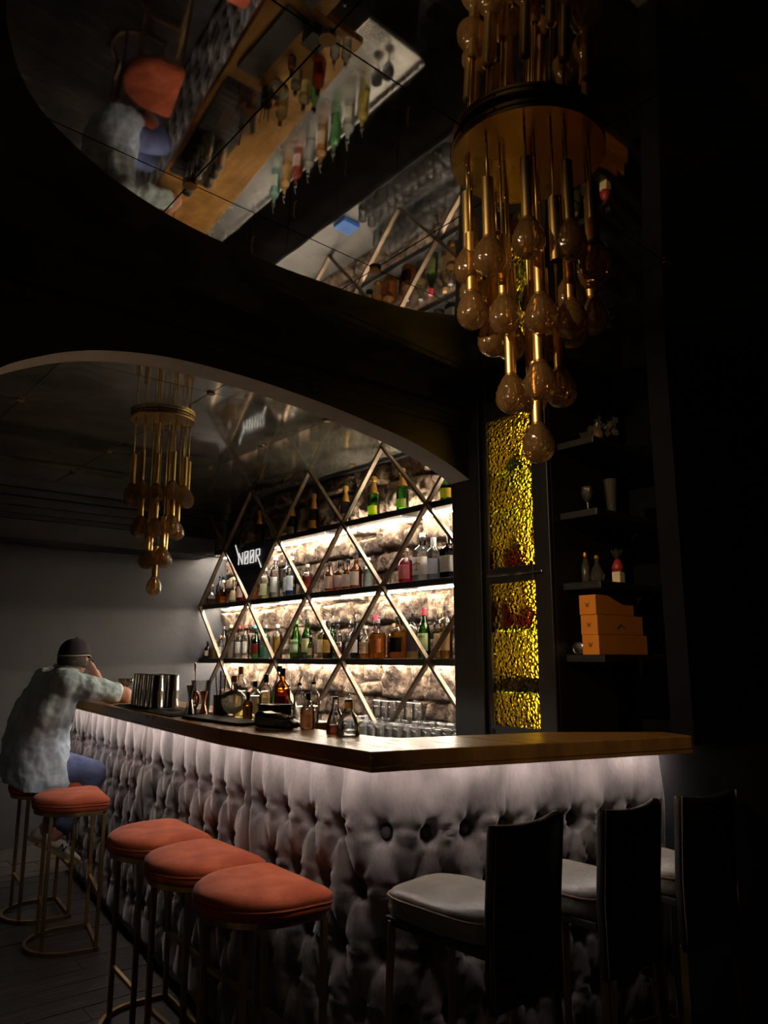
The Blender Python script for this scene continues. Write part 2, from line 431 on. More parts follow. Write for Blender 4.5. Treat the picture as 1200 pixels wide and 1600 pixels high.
def mirror_tiles(region, ox, oy, size, par, zf, mat, gap=0.0025):
    xs = [p[0] for p in region]; ys = [p[1] for p in region]
    i0, i1 = math.floor((min(xs) - ox) / size), math.ceil((max(xs) - ox) / size)
    j0, j1 = math.floor((min(ys) - oy) / size), math.ceil((max(ys) - oy) / size)
    for i in range(i0, i1):
        for j in range(j0, j1):
            p = region
            p = clip(p, 0, ox + i * size + gap, False) if p else p
            p = clip(p, 0, ox + (i + 1) * size - gap, True) if p else p
            p = clip(p, 1, oy + j * size + gap, False) if p else p
            p = clip(p, 1, oy + (j + 1) * size - gap, True) if p else p
            if len(p) < 3: continue
            a = abs(sum(p[k][0] * p[(k + 1) % len(p)][1] - p[(k + 1) % len(p)][0] * p[k][1] for k in range(len(p)))) / 2
            if a < 0.004: continue
            t = MB().prism(p, -0.006, 0.0)
            t.v = [(x, y, z + zf(x)) for x, y, z in t.v]
            t.obj('mirror_tile', mat, par)
    clip_me = MB().lathe([(0.024, 0), (0.024, 0.006), (0.02, 0.010)], 8, (0, 0, -0.016)).mesh('mirror_clip', 'bronze')
    for i in range(i0, i1 + 1):
        for j in range(j0, j1 + 1):
            if inside(region, ox + i * size, oy + j * size):
                link_mesh('mirror_clip', clip_me, par, (ox + i * size, oy + j * size, zf(ox + i * size)))
def inside(poly, x, y):
    r = False
    for i in range(len(poly)):
        (x0, y0), (x1, y1) = poly[i], poly[i - 1]
        if (y0 > y) != (y1 > y) and x < (x1 - x0) * (y - y0) / (y1 - y0) + x0: r = not r
    return r
mirror_tiles([(-1.2, -0.9), (3.3, -0.9), (3.3, 2.845), (-1.2, 2.845)], 0.945, 2.16, 0.785, cf, ceil_front, 'antique_mirror')
mirror_tiles([(-1.0, 3.01), (3.55, 3.01), (3.55, 6.62), (-1.0, 6.62)], 1.842, 3.777, 0.80, ce, lambda u: CEIL, 'hazy_mirror')

# walls
structure(MB().box((-3.1, 6.80, 0), (3.75, 6.95, 3.2)).obj('wall_left', 'wall_grey'))
structure(MB().box((-3.15, -3.5, 0), (-3.0, 6.8, 3.2)).obj('wall_entrance', 'wall_dark'))
structure(MB().box((-3.0, -3.65, 0), (5.0, -3.5, 3.2)).obj('wall_rear', 'wall_dark'))
structure(MB().box((5.0, -3.5, 0), (5.15, 2.0, 3.2)).obj('wall_far_right', 'wall_black'))
# wall beside the end of the bar, running away to the right under and behind the corner shelves
structure(MB().prism([(2.70, 1.655), (5.0, 1.655), (5.0, 1.755), (2.72, 1.755)], 0, 1.135).obj('wall_right', 'panel_grey'))
structure(MB().box((2.96, 1.653, 1.136), (5.0, 1.75, 3.1)).obj('wall_right_upper', 'wall_black'))
# arch wall between the two rooms
arch_pts = [(0.366, 0.0), (0.366, 1.992), (0.409, 2.212), (0.476, 2.371), (0.573, 2.493), (0.698, 2.568), (0.817, 2.621), (0.95, 2.659), (1.122, 2.688), (1.299, 2.7), (1.537, 2.698), (1.774, 2.684), (2.062, 2.655), (2.345, 2.612), (2.501, 2.585), (2.638, 2.551), (2.806, 2.5), (2.965, 2.434)]
def smooth_line(pts, n=4):
    out = []
    for i in range(len(pts) - 1):
        p0 = pts[max(i - 1, 0)]; p1 = pts[i]; p2 = pts[i + 1]; p3 = pts[min(i + 2, len(pts) - 1)]
        for k in range(n):
            t = k / n
            out.append(tuple(0.5 * (2 * p1[d] + (p2[d] - p0[d]) * t + (2 * p0[d] - 5 * p1[d] + 4 * p2[d] - p3[d]) * t * t + (3 * p1[d] - p0[d] - 3 * p2[d] + p3[d]) * t ** 3) for d in range(2)))
    return out + [pts[-1]]
ap = arch_pts[:2] + smooth_line(arch_pts[2:], 4)
Y0, Y1 = 2.855, 3.00
AT = 3.15
mb = MB(); mb2 = MB()
for i in range(len(ap) - 1):
    (xa, za), (xb, zb) = ap[i], ap[i + 1]
    if xb - xa > 1e-4:
        mb.add([(xa, Y0, za), (xb, Y0, zb), (xb, Y0, AT), (xa, Y0, AT)], [(0, 1, 2, 3)])
        mb.add([(xa, Y1, za), (xb, Y1, zb), (xb, Y1, AT), (xa, Y1, AT)], [(3, 2, 1, 0)])
    mb2.add([(xa, Y0, za), (xb, Y0, zb), (xb, Y1, zb), (xa, Y1, za)], [(3, 2, 1, 0)])
mb.box((-3.0, Y0, 0), (arch_pts[0][0], Y1, AT))
aw = structure(mb.obj('wall_arch', 'wall_dark'))
mb2.obj('arch_soffit', 'soffit', aw)
tr = MB()
for (y0, z0, z1) in ((2.83, 2.745, 2.775), (2.81, 2.775, 2.805), (2.835, 2.805, 2.825), (2.79, 2.825, 2.85), (2.84, 2.72, 2.745)):
    tr.box((-0.6, y0, z0), (2.95, 2.855, z1))
structure(tr.obj('trim_1', 'wall_dark'))
# cornice of the left wall
tr = MB()
for (y0, z0, z1) in ((6.76, 2.62, 2.66), (6.73, 2.66, 2.72), (6.70, 2.72, 2.76), (6.74, 2.76, 2.80), (6.68, 2.80, 2.86), (6.63, 2.86, 2.95)):
    tr.box((-2.9, y0, z0), (3.5, 6.80, z1))
structure(tr.obj('trim_2', 'wall_dark'))

# pillar at the right end of the arch, with a moulded edge; wall over and behind the cabinet
pl = MB().box((2.952, 2.806, 0), (3.60, 2.995, 3.1)).obj('wall_pillar', 'wood_black', bevel=0.004)
structure(pl)
MB().box((2.934, 2.763, 0), (3.15, 2.806, 3.1)).obj('pillar_moulding', 'wood_black', pl, bevel=0.005)
MB().box((2.958, 2.727, 0), (3.15, 2.763, 3.1)).obj('pillar_moulding', 'wood_black', pl, bevel=0.007)
structure(MB().box((2.977, 2.30, 2.85), (3.72, 2.727, 3.1)).obj('wall_over_cabinet', 'wall_black'))
structure(MB().box((2.977, 2.30, 0), (3.72, 2.727, 1.10)).obj('wall_under_cabinet', 'wall_dark'))
structure(MB().box((3.722, 1.76, 0), (3.80, 2.806, 3.1)).obj('wall_shelf_back', 'wall_black'))

# rubble stone wall behind the bottle shelves: every stone its own piece on a recessed mortar bed
UW = 3.60
wb = structure(MB().box((UW, 2.806, 0), (UW + 0.15, 6.95, CEIL)).obj('wall_back', 'stone'))
def stone_mesh(y0, y1, z0, z1, seed):
    nx = max(5, int((y1 - y0) / 0.015)); nz = max(5, int((z1 - z0) / 0.015))
    out = rnd.uniform(0.03, 0.085)
    tilt_y = rnd.uniform(-0.03, 0.03); tilt_z = rnd.uniform(-0.035, 0.02)
    vs = []; fs = []
    cj = [(rnd.uniform(-0.022, 0.022), rnd.uniform(-0.022, 0.022)) for _ in range(4)]
    for j in range(nz + 1):
        for i in range(nx + 1):
            a, b = i / nx, j / nz
            dy = lerp(lerp(cj[0][0], cj[1][0], a), lerp(cj[2][0], cj[3][0], a), b)
            dz = lerp(lerp(cj[0][1], cj[1][1], a), lerp(cj[2][1], cj[3][1], a), b)
            e = min(a, 1 - a) * (y1 - y0); g = min(b, 1 - b) * (z1 - z0)
            edge = min(1.0, (min(e, g) / 0.035))
            dome = math.sqrt(max(0.0, 1 - (1 - edge) ** 2))
            y = lerp(y0, y1, a) + dy; z = lerp(z0, z1, b) + dz
            q = Vector((y * 7, z * 7, seed))
            nn = mnoise.fractal(q, 0.8, 2.1, 6) * 0.034 + mnoise.turbulence(Vector((y * 17, z * 17, seed)), 3, True) * 0.016 - 0.008
            h = dome * (out + tilt_y * (a - 0.5) + tilt_z * (b - 0.5) + nn) - (0.012 if edge < 0.01 else 0)
            if edge < 0.01:
                y += mnoise.noise(Vector((y * 14, z * 14, 3))) * 0.012; z += mnoise.noise(Vector((y * 14, z * 14, 9))) * 0.012
            vs.append((UW - h, y, z))
    for j in range(nz):
        for i in range(nx):
            k = j * (nx + 1) + i; fs.append((k, k + nx + 1, k + nx + 2, k + 1))
    return MB().add(vs, fs)
z = 0.86; row = 0
while z < 2.93:
    h = rnd.choice((0.15, 0.19, 0.24, 0.28))
    z1 = min(z + h, 2.95)
    if 2.95 - z1 < 0.08: z1 = 2.95
    y = 2.96 - rnd.random() * 0.1
    while y < 6.8:
        w = rnd.uniform(0.17, 0.46) * (1.0 if h > 0.17 else 0.8)
        y1 = min(y + w, 6.82)
        if 6.82 - y1 < 0.12: y1 = 6.82
        if h > 0.22 and rnd.random() < 0.3:
            zm = z + h * rnd.uniform(0.4, 0.6)
            stone_mesh(y + 0.004, y1 - 0.004, z + 0.004, zm - 0.003, row * 7.1).obj('stone', 'stone', wb, smooth=True)
            stone_mesh(y + 0.004, y1 - 0.004, zm + 0.003, z1 - 0.004, row * 7.1 + 3).obj('stone', 'stone', wb, smooth=True)
        else:
            stone_mesh(y + 0.004, y1 - 0.004, z + 0.004, z1 - 0.004, row * 7.1).obj('stone', 'stone', wb, smooth=True)
        y = y1; row += 1
    z = z1
structure(MB().box((3.50, 3.0, 2.915), (3.56, 6.8, 2.945)).obj('trim_3', 'wall_dark'))

# boxed duct along the left wall
d = thing('air_duct', 'dark boxed air duct running along the left wall below the cornice', 'duct', (0, 0, 0))
MB().box((-2.5, 6.42, 2.40), (3.24, 6.795, 2.56)).obj('duct_casing', 'wall_dark', d, bevel=0.006)
MB().box((3.24, 6.44, 2.425), (3.252, 6.78, 2.535)).obj('vent_grille', 'steel', d)
# ------------------------------------------------------------------ the bar counter
CT, CB = 1.20, 1.14
EDGE_SLOPE = 0.104
def edge_u(v): return 1.485 + max(0.0, v - 2.83) * EDGE_SLOPE
A = Vector((1.485, 1.869)); B = Vector((2.69, 1.51)); DR = (B - A).normalized(); NR = Vector((-DR.y, DR.x))
V_END = 5.95
bar = thing('bar_counter', 'long bar with dark wooden top, brass-lit edge and tufted grey velvet front', 'bar counter', (1.7, 2.6, 0))
off = Vector((1.7, 2.6))
def loc2(p): return (p[0] - off.x, p[1] - off.y)
MB().prism([loc2(p) for p in [(1.485, 2.828), (1.485, 1.869), (2.69, 1.51), (2.74, 1.655), (2.40, 1.93), (2.10, 2.03), (1.82, 2.12), (1.785, 2.20), (1.785, 2.828)]], CB + 0.012, CT).obj('countertop', 'counter_wood', bar, bevel=0.004)
MB().prism([loc2(p) for p in [(1.485, 2.832), (edge_u(V_END), V_END), (edge_u(V_END) + 0.50, V_END), (2.03, 2.832)]], CB + 0.012, CT).obj('countertop', 'counter_wood', bar, bevel=0.004)

# front line of the upholstery: a path that turns the corner in a fillet
OFF = 0.115
a1 = Vector((1.485 + OFF, 2.83)); a0 = Vector((edge_u(V_END) + OFF, V_END))
# intersection of u = 1.485+OFF with the right run offset by OFF
p0 = A + NR * OFF
tcor = (1.485 + OFF - p0.x) / DR.x
corner = p0 + DR * tcor
rend = A + NR * OFF + DR * 1.215
def fillet_path():
    pts = [a0, a1]
    d1 = (corner - a1).normalized(); d2 = (rend - corner).normalized()
    cut = 0.16
    s0 = corner - d1 * cut; s1 = corner + d2 * cut
    for k in range(13):
        t = k / 12
        pts.append(s0 * (1 - t) ** 2 + corner * (2 * t * (1 - t)) + s1 * t * t)
    pts.append(rend)
    return pts
PATH = fillet_path()
cum = [0.0]
for i in range(1, len(PATH)): cum.append(cum[-1] + (PATH[i] - PATH[i - 1]).length)
def path_at(s):
    s = min(max(s, 0), cum[-1])
    for i in range(1, len(PATH)):
        if s <= cum[i] + 1e-9:
            t = (s - cum[i - 1]) / (cum[i] - cum[i - 1]); p = PATH[i - 1].lerp(PATH[i], t)
            d = (PATH[i] - PATH[i - 1]).normalized(); return p, Vector((d.y, -d.x)) * 1.0
def s_of_v(v):   # along the left run
    if v >= 2.83: return (a0 - a1).length * (V_END - v) / (V_END - 2.83)
    return cum[1] + (2.83 - v)
S_CORNER = cum[1] + (a1 - corner).length - 0.03
def normal_out(s):
    e = 0.03
    pa, _ = path_at(s - e); pb, _ = path_at(s + e)
    d = (pb - pa).normalized()
    return Vector((d.y, -d.x))     # customers' side
# sign check: on the left run customers stand at smaller u
if normal_out(0.5).x > 0: SGN = -1
else: SGN = 1
def seg_dist(px, pz, ax, az, bx, bz):
    dx, dz = bx - ax, bz - az; L2 = dx * dx + dz * dz
    t = np.clip(((px - ax) * dx + (pz - az) * dz) / L2, 0, 1)
    return np.hypot(px - ax - t * dx, pz - az - t * dz)
ZT, ZBOT = 1.15, 0.02
ROWS = [0.925, 0.75, 0.575, 0.40, 0.225]
def tufted_panel(s0, s1, cols):
    """cols: s positions of the buttons of the top row; odd rows sit between them."""
    mids = [(cols[i] + cols[i + 1]) / 2 for i in range(len(cols) - 1)]
    mids_full = [cols[0] - (cols[1] - cols[0]) / 2] + mids + [cols[-1] + (cols[-1] - cols[-2]) / 2]
    mids_full = [m for m in mids_full if s0 + 0.03 < m < s1 - 0.03]
    btn = []
    for r, z in enumerate(ROWS):
        for c in (cols if r % 2 == 0 else mids_full): btn.append((c, z, r))
    step = 0.0105
    ns = int((s1 - s0) / step); nz = int((ZT - ZBOT) / step)
    S, Z = np.meshgrid(np.linspace(s0, s1, ns + 1), np.linspace(ZBOT, ZT, nz + 1))
    dist = np.full(S.shape, 9.0)
    for c in cols: dist = np.minimum(dist, seg_dist(S, Z, c, ROWS[0], c, ZT + 0.1))
    last = [b for b in btn if b[2] == len(ROWS) - 1]
    for c, z, r in last: dist = np.minimum(dist, seg_dist(S, Z, c, z, c, ZBOT - 0.1))
    for r in range(len(ROWS) - 1):
        up = [b for b in btn if b[2] == r]; dn = [b for b in btn if b[2] == r + 1]
        for c, z, _ in up:
            for c2, z2, _ in dn:
                if abs(c2 - c) < 0.14: dist = np.minimum(dist, seg_dist(S, Z, c, z, c2, z2))
    d_end = np.minimum(S - s0, s1 - S)
    puff = 0.012 * (1 - np.exp(-(dist / 0.045) ** 1.5)) + 0.007 * (1 - np.exp(-dist / 0.0045))
    # cloth is stretched flat near the top edge
    puff = puff * np.clip(0.55 + 0.45 * (ZT - Z) / 0.16, 0.55, 1.0)
    dip = np.zeros(S.shape); wr = np.zeros(S.shape)
    for k, (c, z, r) in enumerate(btn):
        dx, dz = S - c, Z - z; rr = np.hypot(dx, dz)
        dip += 0.058 * np.exp(-(rr / 0.031) ** 4) + 0.016 * np.exp(-(rr / 0.055) ** 2)
        an = np.arctan2(dz, dx)
        wr += 0.0042 * np.cos(an * 7 + k * 1.7) * np.exp(-((rr - 0.052) / 0.026) ** 2)
        # short horizontal folds beside each button
        wr += 0.0035 * np.cos(dz * 260 + k) * np.exp(-((np.abs(dx) - 0.062) / 0.03) ** 2 - (dz / 0.022) ** 2)
    rng = np.random.default_rng(int(s0 * 100) + 5)
    low = sum(0.003 * np.sin(S * f1 + p1) * np.sin(Z * f2 + p2) for f1, f2, p1, p2 in rng.uniform((9, 9, 0, 0), (26, 26, 6, 6), (5, 4)))
    H = puff - dip + wr + low - 0.030 * np.exp(-(d_end / 0.012) ** 1.2) - 0.045 * np.clip((0.08 - Z) / 0.08, 0, 1)
    vs = []; P = [path_at(s)[0] for s in S[0]]; NN = [normal_out(s) * SGN for s in S[0]]
    for j in range(nz + 1):
        for i in range(ns + 1):
            q = P[i] + NN[i] * float(H[j, i])
            vs.append((q.x - off.x, q.y - off.y, float(Z[j, i])))
    fs = []
    for j in range(nz):
        for i in range(ns):
            k = j * (ns + 1) + i; f = (k, k + 1, k + ns + 2, k + ns + 1)
            fs.append(f)
    m = MB().add(vs, fs)
    o = m.obj('tufted_panel', 'velvet_grey', bar, smooth=True)
    for c, z, r in btn:
        p, _ = path_at(c); n = normal_out(c) * SGN; q = p - n * 0.036
        b = link_mesh('button', button_me, o, (q.x - off.x, q.y - off.y, z), (0, 0, math.atan2(n.y, n.x)))
    return o
button_me = MB().ball((0, 0, 0), (0.007, 0.019, 0.019), 12, 6).mesh('button', 'velvet_shade', True)
sv = s_of_v
colsA = [sv(2.69), sv(2.53), sv(2.36), sv(2.175)]
sA = A + NR * OFF
base = cum[-1] - (rend - corner).length          # approx path length at the corner point less the fillet saving
def s_right(t): return cum[-1] - (1.215 - t)
colsA += [s_right(t) for t in (0.095, 0.25, 0.397, 0.54, 0.68, 0.815, 0.945, 1.075)]
tufted_panel(sv(2.776), cum[-1], colsA)
def even(s0, s1, n): return [s0 + (i + 0.5) * (s1 - s0) / n for i in range(n)]
tufted_panel(sv(4.14), sv(2.776), even(sv(4.14), sv(2.776), 8))
tufted_panel(sv(5.50), sv(4.14), even(sv(5.50), sv(4.14), 8))
tufted_panel(0.0, sv(5.50), even(0.0, sv(5.50), 3))
# carcass behind the upholstery
inn = [path_at(s)[0] - normal_out(s) * SGN * 0.055 for s in np.linspace(0, cum[-1], 40)]
back = [(2.66, 1.80), (2.40, 1.90), (1.86, 2.10), (1.80, 2.83), (2.06, V_END)]
MB().prism([loc2(p) for p in [(q.x, q.y) for q in inn] + back], 0.0, CB - 0.002).obj('carcass', 'wood_black', bar)
# LED strips tucked under the front edge
def strip(p, q, name, mat, parent, z0, z1, w=0.012):
    p, q = Vector(p), Vector(q); d = (q - p).normalized(); n = Vector((-d.y, d.x)) * w / 2
    return MB().prism([loc2(x) for x in (p - n, q - n, q + n, p + n)], z0, z1).obj(name, mat, parent)
e = 0.042
LZ0, LZ1 = CB + 0.0065, CB + 0.0115
strip((1.485 + e, 1.905), (1.485 + e, 2.82), 'led_strip', 'led_white', bar, LZ0, LZ1)
strip((1.485 + e, 2.85), (edge_u(V_END) + e, V_END), 'led_strip', 'led_white', bar, LZ0, LZ1)
q0 = A + NR * e + DR * 0.03; q1 = A + NR * e + DR * 1.25
strip(q0, q1, 'led_strip', 'led_white', bar, LZ0, LZ1)
# fascia boards whose lip hides the strips
def fascia(p, q, n, ext0=0.0, ext1=0.0):
    p, q, n = Vector(p), Vector(q), Vector(n); d = (q - p).normalized(); p = p - d * ext0; q = q + d * ext1
    MB().prism([loc2(x) for x in (p, q, q + n * 0.02, p + n * 0.02)], CB, CB + 0.0118).obj('fascia_lip', 'counter_wood', bar)
fascia((1.485, 2.828), (1.485, 1.869), (1, 0))
fascia((1.485, 2.832), (edge_u(V_END), V_END), (1, -EDGE_SLOPE))
fascia(tuple(A), tuple(B), tuple(NR))

# bartender's steel worktop behind the counter, lit from a strip under the counter's inner edge
wt = thing('bar_worktop', 'low stainless steel worktop behind the bar counter', 'worktop', (2.2, 4.4, 0))
MB().box((-0.10, -1.5, 0.89), (0.33, 1.6, 0.92)).obj('steel_top', 'steel', wt, bevel=0.003)
MB().box((-0.02, -1.45, 0.0), (0.30, 1.55, 0.89)).obj('cabinet_body', 'wood_black', wt)
MB().box((0.32, -1.5, 0.92), (0.33, 1.6, 0.95)).obj('splash_lip', 'steel', wt)
p, q = (2.05, 2.95), (2.33, 5.85)
mbs = MB().prism([(1.97, 2.90), (1.982, 2.90), (2.242, 5.85), (2.23, 5.85)], 1.141, 1.151)
o = mbs.obj('led_strip', 'led_work', None); tag(o, 'slim light strip under the inner edge of the bar counter', 'light strip')

# back-bar cabinet below the shelves
bb = thing('back_bar_cabinet', 'black back-bar cabinet below the bottle shelves', 'cabinet', (3.28, 4.6, 0))
MB().box((-0.22, -1.59, 0.0), (0.19, 2.18, 0.93)).obj('cabinet_body', 'wood_black', bb)
MB().box((-0.25, -1.59, 0.93), (0.205, 2.18, 0.965)).obj('cabinet_top', 'shelf_black', bb, bevel=0.003)
for i in range(5):
    y0 = -1.57 + i * 0.745
    dd = MB().box((-0.238, y0, 0.12), (-0.221, y0 + 0.735, 0.90)).obj('door', 'wood_black', bb, bevel=0.003)
    MB().tube([(-0.245, y0 + 0.62, 0.45), (-0.262, y0 + 0.62, 0.47), (-0.262, y0 + 0.62, 0.60), (-0.245, y0 + 0.62, 0.62)], 0.005, 8).obj('handle', 'brass', dd, smooth=True)
# ------------------------------------------------------------------ bottle shelves, light strips and the diamond lattice
SZ = (1.47, 1.97, 2.47)
SH = {}
for z, nm in zip(SZ, ('lowest', 'middle', 'top')):
    t = thing('bottle_shelf', '%s of the three long black bottle shelves before the stone wall' % nm, 'shelf', (3.45, 4.6, z - 0.03), 0, 'bottle shelves on the stone wall')
    MB().box((-0.145, -1.59, 0), (0.073, 2.195, 0.03)).obj('board', 'shelf_black', t, bevel=0.002)
    MB().box((0.055, -1.58, -0.008), (0.069, 2.15, -0.001)).obj('led_strip', 'led_warm', t)
    MB().box((-0.145, -1.59, -0.012), (-0.137, 2.195, 0.0)).obj('added_lip', 'shelf_black', t)  # lip added to keep the fill strip out of sight
    MB().box((-0.136, -1.58, -0.006), (-0.124, 2.15, -0.001)).obj('led_strip', 'led_front_fill', t)  # fill strip added to brighten the bottle fronts
    for y in (-1.45, -0.7, 0.2, 1.1, 2.0):
        MB().bar((-0.10, y, -0.006), (0.13, y, -0.006), 0.012, 0.012).obj('bracket', 'shelf_black', t)
    SH[nm] = t
# short strip lying on the top shelf behind the right-hand champagne bottles
MB().box((0.055, -1.45, 0.031), (0.070, 0.1, 0.038)).obj('led_strip', 'led_warm', SH['top'])

lat = thing('diamond_lattice', 'bronze diamond lattice screen standing before the bottle shelves up to the ceiling', 'lattice', (3.29, 4.6, 0.965))
SP = 0.917; V0 = 3.567 - SP * 2
LV = [0.965, 1.455, 1.955, 2.455, 2.942]
def node(row, k):
    v = V0 + SP * k + (0 if row % 2 == 1 else SP / 2)
    return (v, LV[row])
for row in range(4):
    for k in range(-1, 7):
        for dk in (0, 1):
            p = node(row, k)
            q = node(row + 1, k + dk if row % 2 == 0 else k - dk)
            (v0, z0), (v1, z1) = p, q
            lo, hi = 3.01, 6.785
            if max(v0, v1) < lo + 0.02 or min(v0, v1) > hi - 0.02: continue
            def cut(va, za, vb, zb):
                if va < lo: return lo, za + (zb - za) * (lo - va) / (vb - va)
                if va > hi: return hi, za + (zb - za) * (hi - va) / (vb - va)
                return va, za
            A0 = cut(v0, z0, v1, z1); A1 = cut(v1, z1, v0, z0)
            MB().bar((0, A0[0] - 4.6, A0[1] - 0.965), (0, A1[0] - 4.6, A1[1] - 0.965), 0.020, 0.034, up=(1, 0, 0)).obj('bar', 'lattice_metal', lat, bevel=0.002)

# triangular sign panel in the lattice with the house name
sg = thing('bar_sign', 'navy triangular sign with NOOR in white letters', 'sign', (3.278, 5.835, 1.97))
va, vb = node(3, 4)[0], node(3, 5)[0]
tri = [(va + 0.035 - 5.835, 0.47), (vb - 0.035 - 5.835, 0.47), (0, 0.03)]
m = MB(); vs = [(0.0, y, z) for y, z in tri] + [(0.012, y, z) for y, z in tri]
m.add(vs, [(0, 1, 2), (5, 4, 3), (0, 3, 4, 1), (1, 4, 5, 2), (2, 5, 3, 0)]); m.obj('panel', 'navy_panel', sg)
def letter(strokes, x0, w, h, z0):
    lm = MB()
    for (xa, za), (xb, zb) in strokes:
        # on the sign the reading direction runs towards smaller v
        lm.bar((-0.005, x0 - xa * w, z0 + za * h), (-0.005, x0 - xb * w, z0 + zb * h), 0.0085, 0.008, up=(1, 0, 0))
    return lm.obj('letter', 'sign_white', sg)
LN = [((-0.75, 1.75), (0.0, 0.65)), ((0.0, 0.0), (0.0, 1.0)), ((0, 1), (0.75, 0)), ((0.75, 0), (0.75, 1.0))]
LO = [((0.1, 0), (0.1, 1)), ((0.1, 1), (0.75, 1)), ((0.75, 1), (0.75, 0)), ((0.75, 0), (0.1, 0)), ((0.1, 0.08), (0.75, 0.92)), ((0.1, 0.5), (0.75, 0.5))]
LR = [((0.1, 0), (0.1, 1)), ((0.1, 1), (0.75, 1)), ((0.75, 1), (0.75, 0.5)), ((0.75, 0.5), (0.1, 0.5)), ((0.3, 0.5), (1.15, -0.55))]
for i, s in enumerate((LN, LO, LO, LR)):
    letter(s, 0.185 - i * 0.098, 0.09, 0.105, 0.315)
# ------------------------------------------------------------------ bottles
PROF = {
 'spirit': [(0.94, 0), (1, .02), (1, .60), (.92, .67), (.55, .735), (.36, .77), (.33, .93)],
 'tall':   [(0.94, 0), (1, .02), (1, .66), (.85, .72), (.50, .77), (.40, .80), (.38, .94)],
 'wine':   [(0.94, 0), (1, .02), (1, .52), (.93, .60), (.6, .70), (.40, .77), (.36, .95)],
 'champ':  [(0.94, 0), (1, .02), (1, .40), (.93, .50), (.70, .62), (.45, .74), (.36, .85), (.36, .96)],
 'square': [(0.96, 0), (1, .02), (1, .58), (.93, .66), (.5, .72), (.34, .75), (.33, .93)],
 'squat':  [(0.9, 0), (1, .05), (1, .50), (.85, .62), (.45, .70), (.34, .74), (.33, .93)],
 'round':  [(0.55, 0), (.9, .08), (1, .26), (.92, .44), (.6, .58), (.28, .66), (.26, .93)],
 'cone':   [(0.95, 0), (1, .02), (.97, .30), (.75, .48), (.45, .64), (.36, .72), (.35, .94)],
}
def prof_r(pr, t):
    for i in range(len(pr) - 1):
        if pr[i][1] <= t <= pr[i + 1][1]:
            return lerp(pr[i][0], pr[i + 1][0], (t - pr[i][1]) / max(1e-6, pr[i + 1][1] - pr[i][1]))
    return pr[-1][0]
CLEAR = (0.93, 0.95, 0.95); GREEN = (0.10, 0.55, 0.10); DKGREEN = (0.03, 0.10, 0.03); AMBER = (0.75, 0.30, 0.05); BROWN = (0.28, 0.10, 0.03)
BLACKG = (0.015, 0.015, 0.02); TEAL = (0.55, 0.85, 0.82)
WHISKY = (0.95, 0.42, 0.06); PALE = (0.95, 0.75, 0.30); DEEP = (0.72, 0.20, 0.03)
def bottle(kind, h, R, gl, liq, fill, cap, lab, text, loc, cat='bottle', group=None, cap_h=0.09, labz=(0.12, 0.46), pourer=False, ang=0.0, lab2=None):
    t = thing('liquor_bottle', text, cat, loc, ang, group)
    pr = PROF[kind]; sq = 5.0 if kind == 'square' else 2.0
    pts = [(r * R, z * h) for r, z in pr]
    MB().lathe(pts, 20, sq=sq).obj('glass', glass(gl), t, smooth=True, angle=ANG)
    if liq is not None:
        lp = [(0.90 * R * pr[0][0], 0.012 * h)]
        zs = [z for r, z in pr if 0.02 <= z < fill] + [fill]
        lp += [(max(0.2, prof_r(pr, z)) * R * 0.95, max(z, 0.02) * h) for z in zs]
        MB().lathe(lp, 20, sq=sq).obj('liquid', glass(liq, 0.30, 0.05), t, smooth=True, angle=ANG)
    if cap is not None:
        r = prof_r(pr, 0.9) * R * 1.12
        MB().lathe([(r, (1 - cap_h) * h), (r, 0.995 * h), (r * 0.9, h)], 14).obj('cap', plain(cap, 0.4) if not isinstance(cap, str) else cap, t, smooth=True, angle=ANG)
    if pourer:
        r = prof_r(pr, 0.9) * R
        MB().lathe([(r * 1.05, 0.93 * h), (r * 1.05, 0.985 * h), (r * 0.7, 1.0 * h)], 12).obj('pourer_collar', 'plastic_black', t, smooth=True, angle=ANG)
        MB().tube([(0, 0, h), (0.002, 0, h * 1.09), (0.010, 0, h * 1.17)], 0.0032, 8).obj('pourer_spout', 'steel', t, smooth=True)
    if lab is not None:
        z0, z1 = labz
        lp = [(prof_r(pr, z) * R * 1.012, z * h) for z in (z0, (z0 + z1) / 2, z1)]
        MB().arc(lp, PI * .56, PI * 1.44, 14, sq).obj('label_paper', paper(lab), t, smooth=True)
    if lab2 is not None:
        c, z0, z1 = lab2
        lp = [(prof_r(pr, z) * R * 1.02, z * h) for z in (z0, z1)]
        MB().lathe(lp, 20, sq=sq, caps=False).obj('label_band', plain(c, 0.6), t, smooth=True)
    return t
def print_text(parent, s, size, loc, mat, r=0.03):
    """flat lettering, facing the room (towards smaller u), set just proud of the label"""
    cu = bpy.data.curves.new('lettering', 'FONT'); cu.body = s; cu.size = size; cu.align_x = 'CENTER'; cu.extrude = 0.0004
    tmp = bpy.data.objects.new('lettering_source', cu); col.objects.link(tmp)
    dg = bpy.context.evaluated_depsgraph_get(); me = bpy.data.meshes.new_from_object(tmp.evaluated_get(dg))
    bpy.data.objects.remove(tmp)
    # wrap the line round the bottle
    for v in me.vertices:
        a = v.co.x / r; d = v.co.z
        x, y, z = -(r + d) * math.cos(a), -(r + d) * math.sin(a), v.co.y
        v.co = (x, y, z)
    me.materials.clear(); me.materials.append(MATS[mat] if isinstance(mat, str) else mat)
    return link_mesh('lettering', me, parent, loc)
Z1, Z2, Z3 = SZ
W = (0.85, 0.80, 0.70); CREAM = (0.80, 0.66, 0.42); BLK = (0.012, 0.012, 0.012); RED = (0.6, 0.04, 0.03); CORK = (0.55, 0.34, 0.18)
G1, G2, G3 = 'bottles on the lowest shelf', 'bottles on the middle shelf', 'champagne bottles on the top shelf'
